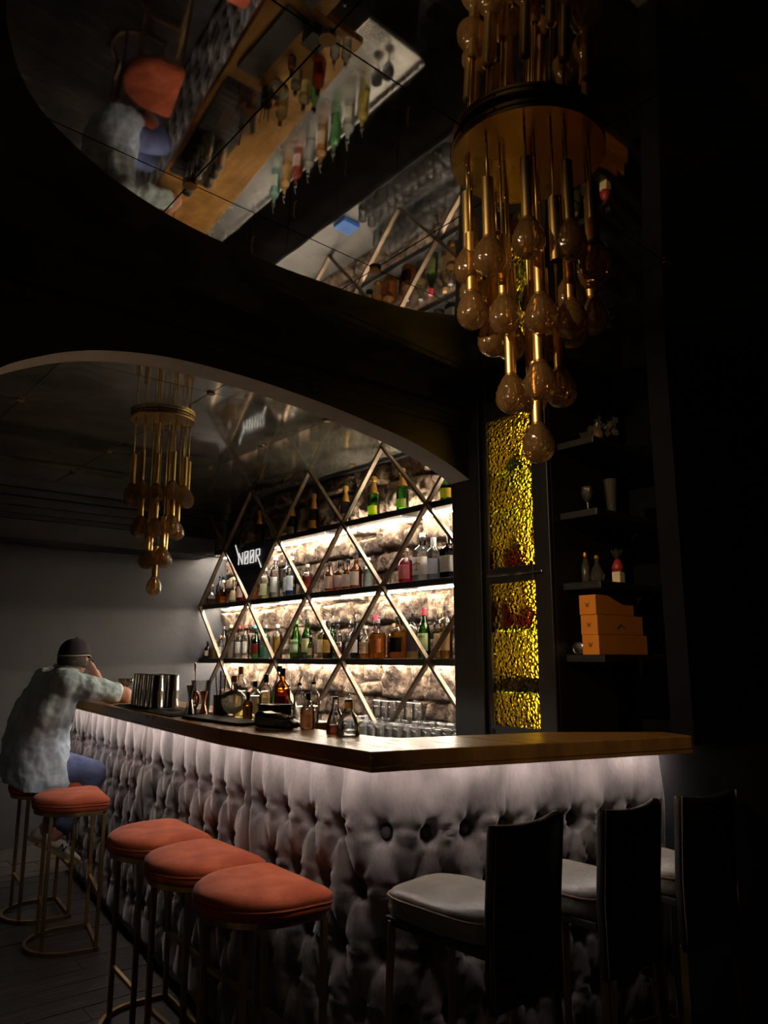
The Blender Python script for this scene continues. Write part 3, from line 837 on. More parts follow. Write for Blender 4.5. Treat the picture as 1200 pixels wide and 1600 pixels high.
LOW = [
 ('squat', .16, .030, BROWN, None, 0, BLK, W, 'small dark bottle at the far left end of the lowest shelf', 6.745, 3.37),
 ('squat', .17, .034, CLEAR, PALE, .55, (.7, .25, .08), None, 'small bottle of pale yellow liquor with orange cap, lowest shelf far left', 6.62, 3.38),
 ('spirit', .21, .034, CLEAR, (.9, .9, .88), .5, (.65, .30, .14), (.75, .72, .70), 'short clear bottle with orange cork behind the left lattice crossing, lowest shelf', 6.472, 3.36),
 ('tall', .30, .033, (.75, .72, .70), None, 0, (.12, .10, .11), (.55, .5, .5), 'tall patterned bottle with black and white neck at left end of lowest shelf', 6.64, 3.48),
 ('tall', .31, .036, CLEAR, (.9, .9, .85), .5, CORK, None, 'tall clear bottle with pale cork against the stone, lowest shelf left', 6.475, 3.47),
 ('wine', .29, .034, (.9, .9, .88), (.85, .85, .8), .5, RED, (.82, .80, .76), 'clear bottle with white neck and red cap, lowest shelf', 6.159, 3.38),
 ('spirit', .30, .038, CLEAR, None, 0, (.75, .08, .08), (.80, .80, .76), 'clear bottle with bright red screw cap beside a teal-capped bottle', 6.20, 3.47),
 ('spirit', .29, .036, CLEAR, (.9, .9, .86), .4, (.08, .42, .40), None, 'clear bottle with teal cap, lowest shelf left', 6.03, 3.47),
 ('squat', .25, .042, GREEN, None, 0, BLK, (.25, .03, .03), 'short dark green bottle with red and white label, lowest shelf', 5.889, 3.40),
 ('square', .28, .036, TEAL, (.6, .9, .85), .35, (.35, .35, .36), None, 'square pale teal bottle with grey stopper, lowest shelf', 5.705, 3.38),
 ('spirit', .28, .038, CLEAR, PALE, .42, (.8, .8, .78), None, 'clear bottle half full of straw-coloured spirit, lowest shelf', 5.60, 3.44),
 ('tall', .28, .034, CLEAR, (.95, .6, .15), .62, (.7, .6, .45), None, 'slender bottle of amber spirit left of the green wine-shaped bottles', 5.50, 3.37),
 ('wine', .34, .030, CLEAR, WHISKY, .75, (.7, .35, .12), (.75, .52, .28), 'tall slim orange-brown bottle against the stone, lowest shelf', 5.40, 3.48),
 ('champ', .30, .046, GREEN, None, 0, (.10, .35, .10), W, 'conical bright green bottle with white label, lowest shelf', 5.229, 3.38),
 ('wine', .31, .042, GREEN, None, 0, BLK, CREAM, 'bright green bottle with black cap and cream label, lowest shelf', 5.10, 3.40),
 ('squat', .18, .026, CLEAR, (.9, .7, .35), .6, CORK, CREAM, 'small cream-labelled bottle between green bottle and tequila, lowest shelf', 4.985, 3.36),
 ('square', .29, .038, CLEAR, PALE, .62, (.8, .8, .78), (.85, .74, .55), 'square tequila bottle with cream label and red print, lowest shelf', 4.90, 3.42),
 ('spirit', .28, .040, BROWN, None, 0, BLK, (.62, .42, .12), 'dark brown bottle with oval ochre label, lowest shelf centre', 4.785, 3.38),
 ('wine', .28, .038, GREEN, None, 0, None, (.10, .28, .08), 'green bottle with steel pourer near the central lattice crossing', 4.868, 3.48),
 ('tall', .25, .030, CLEAR, (.9, .9, .86), .5, None, None, 'clear bottle with pourer right of the green pourer bottle', 4.68, 3.40),
 ('squat', .17, .036, CLEAR, DEEP, .5, BLK, (.16, .05, .03), 'short bottle with maroon label behind the central lattice crossing', 4.59, 3.35),
 ('tall', .24, .030, CLEAR, (.88, .88, .82), .6, None, (.8, .8, .76), 'clear bottle with pourer right of the central lattice crossing', 4.60, 3.45),
 ('spirit', .27, .034, BLACKG, None, 0, BLK, W, 'black bottle with white label and black pourer, lowest shelf', 4.443, 3.38),
 ('spirit', .25, .034, CLEAR, None, 0, (.75, .75, .75), None, 'empty clear bottle behind the diagonal lattice bar, lowest shelf', 4.47, 3.47),
 ('squat', .23, .044, CLEAR, WHISKY, .5, (.7, .62, .5), CREAM, "bourbon bottle with torn-edge cream label, lowest shelf", 4.30, 3.36),
 ('wine', .31, .034, (.55, .05, .09), None, 0, (.55, .03, .08), None, 'slim crimson bottle behind the bourbon with cream label', 4.33, 3.48),
 ('square', .27, .046, CLEAR, WHISKY, .62, (.18, .17, .16), (.36, .14, .05), 'square amber whiskey bottle with dark stopper, lowest shelf', 4.185, 3.38),
 ('square', .24, .040, CLEAR, DEEP, .64, CORK, (.06, .03, .02), 'square dark amber whiskey bottle with round black label, lowest shelf', 4.075, 3.44),
 ('square', .28, .044, CLEAR, WHISKY, .62, BLK, (.015, .013, .012), 'square whiskey bottle with tall black label, lowest shelf', 3.955, 3.37),
 ('spirit', .30, .048, CLEAR, PALE, .50, BLK, (.10, .06, .09), 'broad bottle with purple band and golden liquor, lowest shelf', 3.845, 3.41),
 ('wine', .325, .041, (.10, .50, .06), None, 0, (.38, .02, .05), (.72, .70, .42), 'tall green whiskey bottle with red capsule and cream label', 3.704, 3.38),
 ('tall', .32, .039, CLEAR, (.95, .62, .18), .45, CORK, (.78, .60, .36), 'cork-stoppered bottle with tan label right of the green whiskey bottle', 3.61, 3.43),
 ('tall', .33, .040, CLEAR, (.95, .50, .10), .58, (.10, .08, .08), (.76, .52, .26), 'amber bottle with dark stopper and tan label near the pillar', 3.50, 3.38),
 ('spirit', .32, .038, CLEAR, WHISKY, .6, (.75, .16, .06), (.66, .30, .12), 'orange-capped amber bottle next to the black pillar, lowest shelf', 3.39, 3.40),
]
for k, h, R, gl, lq, fl_, cp, lb, tx, v, u in LOW:
    po = 'pourer' in tx
    b = bottle(k, h, R, gl, lq, fl_, cp, lb, tx, (u, v, Z1), 'bottle', G1, pourer=po, cap_h=0.14 if ('capsule' in tx or 'crimson' in tx) else 0.09,
               labz=(0.16, 0.50) if h > 0.2 else (0.15, 0.45))
    if 'capsule' in tx: print_text(b, 'JAMESON', 0.017, (0, 0, 0.135), 'ink', R * 1.02)
    if 'torn-edge' in tx:
        print_text(b, "Maker's", 0.018, (0, 0, 0.085), 'ink', R * 1.02); print_text(b, 'Mark', 0.018, (0, 0, 0.065), 'ink', R * 1.02)
MID = [
 ('round', .20, .055, CLEAR, (.55, .3, .15), .30, CORK, None, 'round clear decanter with a little brown liquor, middle shelf far left', 6.72, 3.375),
 ('spirit', .27, .036, CLEAR, (.45, .03, .03), .45, BLK, None, 'bottle of dark red liqueur at left end of middle shelf', 6.60, 3.40),
 ('wine', .31, .032, (.2, .18, .2), None, 0, BLK, None, 'tall bottle with long black neck at left end of middle shelf', 6.74, 3.50),
 ('squat', .22, .044, CLEAR, WHISKY, .30, (.75, .7, .6), None, 'squat clear bottle with amber base, middle shelf left', 6.48, 3.37),
 ('cone', .25, .044, CLEAR, (.95, .75, .40), .45, (.75, .62, .40), CREAM, 'cone-shouldered bottle with cream label, middle shelf left', 6.43, 3.46),
 ('spirit', .30, .042, CLEAR, (.75, .03, .16), .45, (.35, .16, .30), None, 'bottle of magenta liqueur left of the red liqueur bottle', 6.31, 3.47),
 ('spirit', .28, .042, CLEAR, (.75, .06, .05), .60, (.10, .08, .08), (.80, .68, .60), 'bottle of bright red liqueur with white label, middle shelf left', 6.15, 3.38),
 ('spirit', .30, .038, CLEAR, (.95, .35, .06), .45, (.6, .12, .06), None, 'bottle of orange aperitif behind the lattice below the sign', 6.06, 3.46),
 ('spirit', .28, .044, CLEAR, (.80, .85, .40), .42, (.85, .85, .85), (.80, .82, .55), 'clear bottle with yellow-green label right of the sign', 5.80, 3.42),
 ('tall', .36, .044, CLEAR, (.92, .94, .95), .40, (.82, .82, .82), (.78, .78, .78), 'tall frosted vodka bottle with white cap, tallest on the middle shelf', 5.60, 3.40),
 ('tall', .34, .042, CLEAR, (.9, .93, .95), .5, (.8, .8, .8), (.72, .76, .80), 'tall clear vodka bottle beside the frosted bottle', 5.46, 3.44),
 ('tall', .33, .044, CLEAR, (.15, .35, .85), .22, (.75, .78, .82), (.70, .78, .88), 'clear vodka bottle with blue base, middle shelf', 5.32, 3.38),
 ('spirit', .25, .042, CLEAR, (.85, .22, .16), .60, (.62, .50, .42), None, 'bottle of pinkish red spirit behind a lattice bar, middle shelf centre', 5.14, 3.42),
 ('squat', .23, .046, AMBER, WHISKY, .5, BLK, W, 'brown apothecary bottle with white label, leftmost of the five alike', 4.765, 3.38),
 ('squat', .23, .045, AMBER, WHISKY, .5, BLK, W, 'brown apothecary bottle with white label, second of the five alike', 4.655, 3.39),
 ('squat', .23, .045, AMBER, WHISKY, .5, BLK, W, 'brown apothecary bottle with white label, third of the five alike', 4.55, 3.39),
 ('squat', .25, .046, AMBER, WHISKY, .5, BLK, W, 'brown apothecary bottle with white label, fourth and tallest of the five alike', 4.44, 3.38),
 ('squat', .23, .042, AMBER, WHISKY, .5, BLK, W, 'brown apothecary bottle partly hidden behind the fourth of the five alike', 4.42, 3.48),
 ('spirit', .22, .042, (.75, .88, .85), (.8, .92, .9), .6, (.6, .6, .6), None, 'pale greenish clear bottle right of the brown apothecary bottles', 4.315, 3.40),
 ('squat', .235, .050, CLEAR, (.85, .04, .12), .58, CORK, (.72, .30, .32), 'corked bottle of pink gin, middle shelf right', 3.86, 3.36),
 ('square', .33, .056, CLEAR, (.93, .95, .95), .35, (.85, .83, .80), (.82, .79, .72), 'large square clear gin bottle with brown plane print and white stopper', 3.745, 3.41),
 ('tall', .28, .044, (.85, .90, .95), (.75, .8, .95), .5, (.55, .55, .55), (.70, .72, .80), 'bluish clear bottle with broad silver cap, middle shelf right', 3.605, 3.38),
 ('square', .29, .050, BLACKG, None, 0, (.5, .5, .5), W, 'square black bottle with silver cap and white label beside the pillar', 3.47, 3.39),
]
for k, h, R, gl, lq, fl_, cp, lb, tx, v, u in MID:
    wide = 'silver cap' in tx
    b = bottle(k, h, R, gl, lq, fl_, cp, lb, tx, (u, v, Z2), 'bottle', G2, cap_h=0.22 if wide else 0.09, labz=(0.10, 0.50) if k == 'squat' else (0.14, 0.5),
               pourer='apothecary' in tx and False)
    if 'plane print' in tx:
        m = MB()
        m.bar((-R * 1.035, 0, 0.075), (-R * 1.035, 0, 0.150), 0.008, 0.001, up=(1, 0, 0))
        m.bar((-R * 1.036, 0.036, 0.112), (-R * 1.036, 0, 0.124), 0.012, 0.001, up=(1, 0, 0))
        m.bar((-R * 1.036, -0.036, 0.112), (-R * 1.036, 0, 0.124), 0.012, 0.001, up=(1, 0, 0))
        m.bar((-R * 1.037, 0.016, 0.078), (-R * 1.037, -0.016, 0.078), 0.007, 0.001, up=(1, 0, 0))
        m.obj('plane_print', plain((.35, .16, .06)), b)
CH = [
 (5.97, 3.45, (.02, .03, .02), 'dark champagne bottle with gold foil, leftmost on the top shelf above the sign'),
 (5.437, 3.45, (.02, .025, .03), 'black champagne bottle with gold foil and cream label, second from left on top shelf'),
 (5.064, 3.42, (.02, .025, .02), 'black champagne bottle with gold foil and orange label, third from left on top shelf'),
 (4.669, 3.45, (.02, .02, .04), 'dark champagne bottle behind the lattice crossing, middle of the top shelf'),
 (4.282, 3.42, (.06, .42, .05), 'glowing green champagne bottle with orange label, left of the two bright ones'),
 (3.959, 3.42, (.06, .42, .05), 'glowing green champagne bottle with brown label, right of the two bright ones'),
 (3.514, 3.42, (.03, .12, .04), 'green champagne bottle with orange label cut off by the arch'),
]
for v, u, gl, tx in CH:
    lb = (.85, .38, .05) if 'orange' in tx else ((.35, .2, .08) if 'brown' in tx else CREAM if 'cream' in tx else (.4, .25, .1))
    t = bottle('champ', .32, .045, gl, None, 0, None, lb, tx, (u, v, Z3), 'champagne bottle', G3, labz=(.10, .30))
    pr = PROF['champ']
    MB().lathe([(prof_r(pr, z) * .045 * 1.04, z * .32) for z in (.60, .70, .80, .88)] + [(.022, .285), (.022, .315), (.016, .322)], 16).obj('foil', 'foil_gold', t, smooth=True, angle=ANG)

# upturned tumblers crowded on the back-bar cabinet
tum = MB().lathe([(.036, 0), (.038, .004), (.0335, .10), (.031, .112), (.0, .113)], 14, caps=False)
tum.tube([(.037 * math.cos(a), .037 * math.sin(a), .002) for a in [2 * PI * k / 14 for k in range(14)]], .002, 5, True)
tme = tum.mesh('tumbler', 'glass_tumbler', True)
k = 0
for i, u0 in enumerate((3.085, 3.17, 3.365, 3.44)):
    for j in range(16):
        u = u0 + (0.008 if j % 2 else 0); v = 3.12 + j * 0.084 + rnd.uniform(-.006, .006)
        if v > 4.25 and i < 2: continue
        o = link_mesh('tumbler', tme, None, (u, v, 0.965)); o.rotation_euler[2] = rnd.random() * 6
        tag(o, 'upturned clear tumbler in the crowd of glasses on the back-bar cabinet', 'glass', 'tumblers on the back-bar cabinet')
for (u, v) in ((3.40, 4.05), (3.405, 4.135), (3.41, 4.22), (3.40, 3.965), (3.40, 3.88), (3.40, 3.795)):
    o = link_mesh('tumbler', tme, None, (u, v, 1.079))
    tag(o, 'clear tumbler stacked on top of other upturned tumblers', 'glass', 'tumblers stacked in a second layer')
# ------------------------------------------------------------------ chandeliers
def egg_mesh(R=0.046, Hh=0.118):
    m = MB(); nu, nv = 32, 22; vs = []; fs = []
    for j in range(nv + 1):
        t = j / nv                        # 0 top (socket) .. 1 bottom
        prof = (.34 + .66 * math.sin(PI / 2 * t / .62)) if t < .62 else math.sqrt(max(0, 1 - ((t - .62) / .38) ** 2))
        for k in range(nu):
            bump = 0.0012 * (1 if ((j // 2 + k // 2) % 2 == 0) else -1) * math.sin(PI * t)
            r = R * prof * 0.98 + bump
            a = 2 * PI * k / nu
            vs.append((max(r, 0.001) * math.cos(a), max(r, 0.001) * math.sin(a), -t * Hh))
    for j in range(nv):
        for k in range(nu): fs.append((j * nu + k, (j + 1) * nu + k, (j + 1) * nu + (k + 1) % nu, j * nu + (k + 1) % nu))
    return m.add(vs, fs).mesh('glass_egg', 'glass_egg', True)
egg_me = egg_mesh()
TUBE_L = 0.185
tb = MB().lathe([(.0165, 0), (.0165, TUBE_L), (.010, TUBE_L + .004)], 16, caps=False)
tb.lathe([(.0150, 0), (.0150, TUBE_L)], 16, caps=False)
tube_me = tb.mesh('tube', 'brass', True); tube_me.set_sharp_from_angle(angle=ANG)
bead_me = MB().lathe([(.002, -.006), (.0048, -.004), (.0048, .004), (.002, .006)], 10).mesh('bead', 'brass', True)
lamp_me = MB().lathe([(.009, .03), (.010, 0), (.014, -.02), (.017, -.045), (.012, -.062), (.003, -.068)], 12).mesh('bulb', thin_glass('bulb_glass', (.9, .86, .78), .08, .15), True)
def chandelier(loc, D, tiers, label, rot):
    t = thing('chandelier', label, 'chandelier', loc, rot, 'brass and glass chandeliers')
    R = D / 2
    MB().lathe([(R, -.030), (R, -.004), (R * .96, 0)], 64).obj('ceiling_plate', 'brass_plate', t, smooth=True, angle=ANG)
    MB().lathe([(R * 1.003, -.020), (R * 1.003, -.014)], 64, caps=False).obj('plate_groove', 'rubber', t)
    for z0, z1 in ((-.030, -.020), (-.014, -.003)):
        MB().lathe([(R * 1.006, z0), (R * 1.006, z1)], 64, caps=False).obj('plate_band', 'brass', t, smooth=True)
    for k in range(12):
        a = 2 * PI * k / 12
        MB().ball((R * 1.007 * math.cos(a), R * 1.007 * math.sin(a), -.010), .004, 8, 6).obj('screw', 'rubber', t)
    for rad, n, drop, jitter, ph, skip in tiers:
        for k in range(n):
            a = ph + 2 * PI * k / n
            x, y = rad * math.cos(a), rad * math.sin(a)
            z = -drop + jitter * math.sin(k * 2.4 + ph * 3)
            ztop = z + 0.05 + TUBE_L
            ca = MB().tube([(x, y, -.03), (x, y, ztop)], .0036, 6).obj('cable', 'brass', t, smooth=True)
            link_mesh('bead', bead_me, ca, (x, y, lerp(-.03, ztop, .25)))
            tu = link_mesh('tube', tube_me, t, (x, y, z + 0.05))
            if k not in skip:
                link_mesh('glass_egg', egg_me, tu, (0, 0, 0.008)); link_mesh('bulb', lamp_me, tu, (0, 0, -0.01))
    return t
chandelier((1.64, 1.316, ceil_front(1.64) - .008), 0.455, [(.185, 10, .40, .014, .35, ()), (.182, 4, .52, .01, .75, (0, 2)), (.118, 7, .575, .014, .1, ()), (.070, 4, .76, .012, .55, ()), (0, 1, .915, 0, 0, ())],
           'large brass chandelier with amber glass drops hanging nearest, before the amber cabinet', 0.3)
chandelier((1.818, 4.37, CEIL - .007), 0.385, [(.165, 11, .50, .015, .2, ()), (.115, 7, .70, .015, .6, ()), (.062, 4, .885, .012, .2, ()), (0, 1, 1.045, 0, 0, ())],
           'smaller brass chandelier with glass drops hanging beyond the arch', 0.0)

# ceiling spotlight over the front room, aimed at the near chandelier and the corner shelves
sl = thing('ceiling_spotlight', 'small black ceiling spotlight aimed at the chandelier and corner shelves', 'spotlight', (-0.6, 1.55, ceil_front(-0.6) - .007))
MB().lathe([(.045, -.018), (.045, 0)], 20).obj('mount', 'plastic_black', sl, smooth=True, angle=ANG)
MB().tube([(0, 0, -.018), (0, 0, -.075)], .008, 8).obj('stem', 'plastic_black', sl, smooth=True)
aim = (Vector((2.65, 1.92, 1.88)) - Vector((-0.6, 1.55, ceil_front(-0.6) - .10))).normalized()
q = aim.to_track_quat('-Z', 'Y')
hd = MB().lathe([(.036, .06), (.04, .05), (.04, -.05), (.036, -.05), (.034, .04)], 20, caps=False).obj('lamp_head', 'plastic_black', sl, smooth=True, angle=ANG)
hd.location = (0, 0, -.10); hd.rotation_mode = 'QUATERNION'; hd.rotation_quaternion = q
ld = bpy.data.lights.new('spot_beam', 'SPOT'); ld.energy = SPOT_POWER; ld.color = (1.0, 0.72, 0.42); ld.spot_size = math.radians(46); ld.spot_blend = 1.0; ld.shadow_soft_size = .025
lo_ = bpy.data.objects.new('spot_beam', ld); col.objects.link(lo_); lo_.parent = sl; lo_.location = tuple(Vector((0, 0, -.10)) + aim * .052)
lo_.rotation_mode = 'QUATERNION'; lo_.rotation_quaternion = q

# dim wall lamps added behind the camera as fill light
for v_, lbl in ((0.8, 'small brass wall lamp added as fill light on the entrance wall of the front room'), (4.9, 'small brass wall lamp added as fill light on the entrance wall beyond the arch')):
    wl = thing('fill_sconce', lbl, 'wall lamp', (-2.995, v_, 1.85), 0, 'added fill lamps on the entrance wall')
    MB().lathe([(.05, 0), (.05, .01), (.03, .016)], 20).obj('wall_plate', 'brass', wl, smooth=True, angle=ANG).rotation_euler = (0, PI / 2, 0)
    MB().tube([(.01, 0, 0), (.09, 0, 0), (.12, 0, .05)], .007, 8).obj('arm', 'brass', wl, smooth=True)
    MB().lathe([(.09, .06), (.06, .22)], 24, (.12, 0, 0), caps=False).obj('lamp_shade', paper((.8, .68, .5)), wl, smooth=True)
    pd = bpy.data.lights.new('fill_bulb', 'POINT'); pd.energy = FILL_SCONCE_POWER * (1.0 if v_ < 2 else 0.55); pd.color = (1.0, 0.80, 0.60); pd.shadow_soft_size = .03
    po_ = bpy.data.objects.new('fill_bulb', pd); col.objects.link(po_); po_.parent = wl; po_.location = (.12, 0, .14)
# ------------------------------------------------------------------ cabinet with hammered amber glass
cb = thing('amber_glass_cabinet', 'tall black cabinet with glowing hammered amber glass panes', 'cabinet', (2.95, 2.515, 1.10))
def lb(a, b): return (a[0] - 2.95, a[1] - 2.515, a[2] - 1.10), (b[0] - 2.95, b[1] - 2.515, b[2] - 1.10)
def cbx(name, a, b, mat, par=cb, bev=0.0): return MB().box(*lb(a, b)).obj(name, mat, par, bevel=bev)
cbx('side_panel', (2.962, 2.306, 1.102), (3.42, 2.325, 2.846), 'wood_black')
cbx('side_panel', (2.962, 2.704, 1.102), (3.42, 2.724, 2.846), 'wood_black')
cbx('back_panel', (3.402, 2.325, 1.102), (3.42, 2.704, 2.846), 'wood_black')
cbx('cabinet_base', (2.962, 2.325, 1.102), (3.402, 2.704, 1.126), 'wood_black')
cbx('cabinet_top', (2.962, 2.325, 2.80), (3.402, 2.704, 2.846), 'wood_black')
cbx('light_panel', (3.385, 2.33, 1.14), (3.398, 2.70, 2.79), 'cabinet_panel')
cbx('frame_stile', (2.934, 2.308, 1.126), (2.962, 2.410, 2.834), 'wood_black', bev=0.005)
cbx('frame_stile', (2.934, 2.706, 1.126), (2.962, 2.726, 2.834), 'wood_black', bev=0.004)
cbx('frame_rail', (2.934, 2.410, 1.126), (2.962, 2.706, 1.145), 'wood_black')
cbx('frame_rail', (2.928, 2.410, 1.852), (2.962, 2.706, 1.931), 'wood_black', bev=0.005)
cbx('frame_rail', (2.934, 2.410, 2.724), (2.962, 2.706, 2.834), 'wood_black')
cbx('handle_bar', (2.916, 2.35, 1.885), (2.928, 2.715, 1.897), 'steel', bev=0.003)
cbx('glass_pane', (2.945, 2.410, 1.145), (2.953, 2.706, 1.852), 'hammered_amber_glass')
cbx('glass_pane', (2.945, 2.410, 1.931), (2.953, 2.706, 2.724), 'hammered_amber_glass')
for z in (1.303, 1.608, 2.224, 2.426):
    cbx('glass_shelf', (2.966, 2.327, z), (3.37, 2.702, z + 0.009), 'glass_green_edge')
cbx('shelf_board', (2.966, 2.327, 1.90), (3.37, 2.702, 1.930), 'wood_black')
# things kept in the cabinet, seen only as dark shapes through the glass
bottle('squat', .17, .066, BROWN, DEEP, .6, BLK, None, 'dark squat bottle seen blurred at the bottom of the upper amber pane', (3.06, 2.615, 1.930), 'bottle')
bottle('round', .19, .072, BROWN, DEEP, .6, BLK, None, 'brown round flask seen blurred near top of the lower amber pane', (3.08, 2.56, 1.617), 'bottle')
bottle('spirit', .21, .036, BROWN, DEEP, .6, BLK, None, 'dark slim bottle seen blurred at the top left of the lower amber pane', (3.04, 2.66, 1.617), 'bottle')
bottle('squat', .13, .055, DKGREEN, None, 0, BLK, None, 'dark little jar seen blurred under the top of the upper amber pane', (3.06, 2.59, 2.435), 'jar')
bx = MB().box((3.0, 2.36, 1.312), (3.17, 2.68, 1.385)).obj('storage_box', plain((.05, .03, .02)), None, bevel=0.003)
tag(bx, 'flat dark box seen blurred on the lowest glass shelf of the amber cabinet', 'box')

# ------------------------------------------------------------------ corner shelves right of the cabinet, with gift boxes and glassware
for z, w in ((1.492, 'holding the orange boxes'), (1.831, 'holding the jars above the orange boxes'), (2.175, 'holding the wine glass and vase'), (2.529, 'holding the wrapped bouquet')):
    o = MB().box((3.01, 2.086, z - 0.034), (3.715, 2.299, z)).obj('corner_shelf', 'shelf_black', None, bevel=0.003)
    tag(o, 'short black shelf beside the amber cabinet ' + w, 'shelf', 'corner shelves beside the cabinet')
def mono(parent, x, y, z, s):
    m = MB()
    m.bar((x, y + s, z + s), (x, y + s * .4, z - s), .0025, .001, up=(1, 0, 0)); m.bar((x, y + s * .4, z - s), (x, y, z + s * .6), .0025, .001, up=(1, 0, 0))
    m.bar((x, y, z + s * .6), (x, y - s * .4, z - s), .0025, .001, up=(1, 0, 0)); m.bar((x, y - s * .4, z - s), (x, y - s, z + s), .0025, .001, up=(1, 0, 0))
    m.obj('monogram', 'ink', parent)
for i, (z, u0, u1, w) in enumerate(((1.492, 3.02, 3.42, 'bottom'), (1.584, 3.016, 3.39, 'middle'), (1.676, 3.01, 3.32, 'top'))):
    t = thing('gift_box', 'orange cardboard gift box, %s of the stack of three' % w, 'box', ((u0 + u1) / 2, 2.165, z), 0, 'stack of orange gift boxes')
    h = (u1 - u0) / 2
    MB().box((-h, -.046, 0), (h, .046, .0915)).obj('carton', 'box_orange', t, bevel=0.002)
    MB().box((-h - .0006, -.044, .0005), (-h + .012, .044, .091)).obj('end_flap', 'box_orange', t)
    mono(t, -h - .0012, 0, .046, .011)
    if w == 'middle':
        m = MB().bar((-.03, -.0466, .03), (.0, -.0466, .05), .003, .001, up=(0, 1, 0)); m.bar((.0, -.0466, .05), (.03, -.0466, .03), .003, .001, up=(0, 1, 0)); m.obj('print_mark', 'ink', t)
tn = thing('round_tin', 'round silver tin lying on edge left of the orange boxes', 'tin', (3.07, 2.256, 1.5225))
MB().lathe([(.027, 0), (.0305, .002), (.0305, .024), (.027, .026)], 24).obj('tin_body', 'steel', tn, smooth=True, angle=ANG)
MB().tube([(.027 * math.cos(a), .027 * math.sin(a), .0265) for a in [2 * PI * k / 20 for k in range(20)]], .0022, 6, True).obj('tin_rim', 'steel', tn, smooth=True)
tn.rotation_euler = (0, -PI / 2, 0)
def jar(label, loc, prof, mat, cat, knob=None, name='glass_jar'):
    t = thing(name, label, cat, loc)
    MB().lathe(prof, 20).obj('glass', mat, t, smooth=True, angle=ANG)
    if knob: MB().lathe(knob, 14).obj('stopper', 'foil_gold', t, smooth=True, angle=ANG)
    return t
dim = thin_glass('glass_smoke', (.55, .50, .40), .06, .12, .4, 1.6)
jar('slim glass decanter with stopper, left on the shelf above the orange boxes', (3.15, 2.265, 1.831), [(.016, 0), (.02, .004), (.022, .09), (.012, .12), (.009, .135)], dim, 'decanter', [(.008, .135), (.012, .145), (.008, .16)], 'glass_decanter')
jar('round glass decanter with bright facets, middle of the shelf above the orange boxes', (3.13, 2.185, 1.831), [(.018, 0), (.033, .012), (.036, .035), (.024, .07), (.011, .09), (.010, .115)], dim, 'decanter', [(.009, .115), (.014, .122), (.010, .135)], 'glass_decanter')
gb = thing('gift_bag', 'cellophane gift bag tied with a dark red ribbon on the corner shelf', 'gift bag', (3.20, 2.115, 1.831))
MB().box((-.022, -.022, 0), (.022, .022, .055)).obj('paper_label', plain(CREAM, .6), gb, bevel=.003)
MB().lathe([(.026, .055), (.030, .075), (.018, .105), (.010, .115)], 12).obj('bag_body', plain((.35, .03, .03), .4), gb, smooth=True)
m = MB()
for k in range(14):
    a = k * 2.4; r0 = .006; r1 = .026 + .012 * ((k * 7) % 5) / 5
    m.add([(r0 * math.cos(a - .4), r0 * math.sin(a - .4), .112), (r0 * math.cos(a + .4), r0 * math.sin(a + .4), .112), (r1 * math.cos(a + .25), r1 * math.sin(a + .25), .158 + .01 * (k % 3)), (r1 * math.cos(a - .25), r1 * math.sin(a - .25), .152)], [(0, 1, 2, 3)])
m.obj('cellophane_frill', dim, gb)
wg = jar('small stemmed wine glass on the dark corner shelf', (3.18, 2.255, 2.175), [(.028, 0), (.028, .003), (.004, .006), (.004, .07), (.02, .085), (.030, .11), (.028, .15), (.026, .15), (.027, .11), (.003, .082)], dim, 'wine glass', None, 'wine_glass')
jar('tall flared clear vase on the dark corner shelf', (3.24, 2.155, 2.175), [(.022, 0), (.024, .004), (.036, .18), (.034, .18), (.021, .008)], dim, 'vase', None, 'glass_vase')
bq = thing('wrapped_bouquet', 'heart-shaped cellophane bundle on the highest corner shelf', 'bouquet', (3.20, 2.185, 2.529))
m = MB(); rr = random.Random(3)
for (cy, cz, r) in ((.045, .075, .05), (-.045, .10, .055)):
    for k in range(22):
        a = rr.random() * 6.28; b = rr.uniform(-1, 1); q = Vector((math.cos(a) * .5, math.sin(a), b)) * r
        c = Vector((0, cy, cz)) + q; d = Vector((rr.uniform(-1, 1), rr.uniform(-1, 1), rr.uniform(-1, 1))).normalized() * .022; e2 = d.cross(Vector((1, .3, .2))).normalized() * .018
        m.add([c - d, c + e2, c + d, c - e2], [(0, 1, 2, 3)])
m.obj('cellophane', dim, bq)
MB().lathe([(.012, 0), (.018, .01), (.03, .06), (.02, .09)], 12).obj('bundle_core', plain((.12, .07, .03)), bq, smooth=True)
# ------------------------------------------------------------------ coral stools
def d_outline(w=.225, flat=.155, back=-.205, n=28, grow=0.0, rc=.035):
    """D shape: straight edge at +x (towards the bar), rounded towards -x"""
    w += grow; flat += grow; back -= grow
    pts = []
    for k in range(5):
        a = -PI / 2 + (PI / 2) * k / 4
        pts.append((flat - rc + rc * math.cos(a), -w + rc + rc * math.sin(a)))
    for k in range(5):
        a = (PI / 2) * k / 4
        pts.append((flat - rc + rc * math.cos(a), w - rc + rc * math.sin(a)))
    for k in range(1, n):
        a = PI / 2 + PI * k / n
        pts.append((0.02 + (0.02 - back) * math.cos(a), w * math.sin(a)))
    return pts
def loft(rings):
    m = MB(); n = len(rings[0]); vs = [p for r in rings for p in r]; fs = []
    for i in range(len(rings) - 1):
        for k in range(n): fs.append((i * n + k, i * n + (k + 1) % n, (i + 1) * n + (k + 1) % n, (i + 1) * n + k))
    fs += [tuple(range(n - 1, -1, -1)), tuple(range((len(rings) - 1) * n, len(rings) * n))]
    return m.add(vs, fs)
SEAT = .758
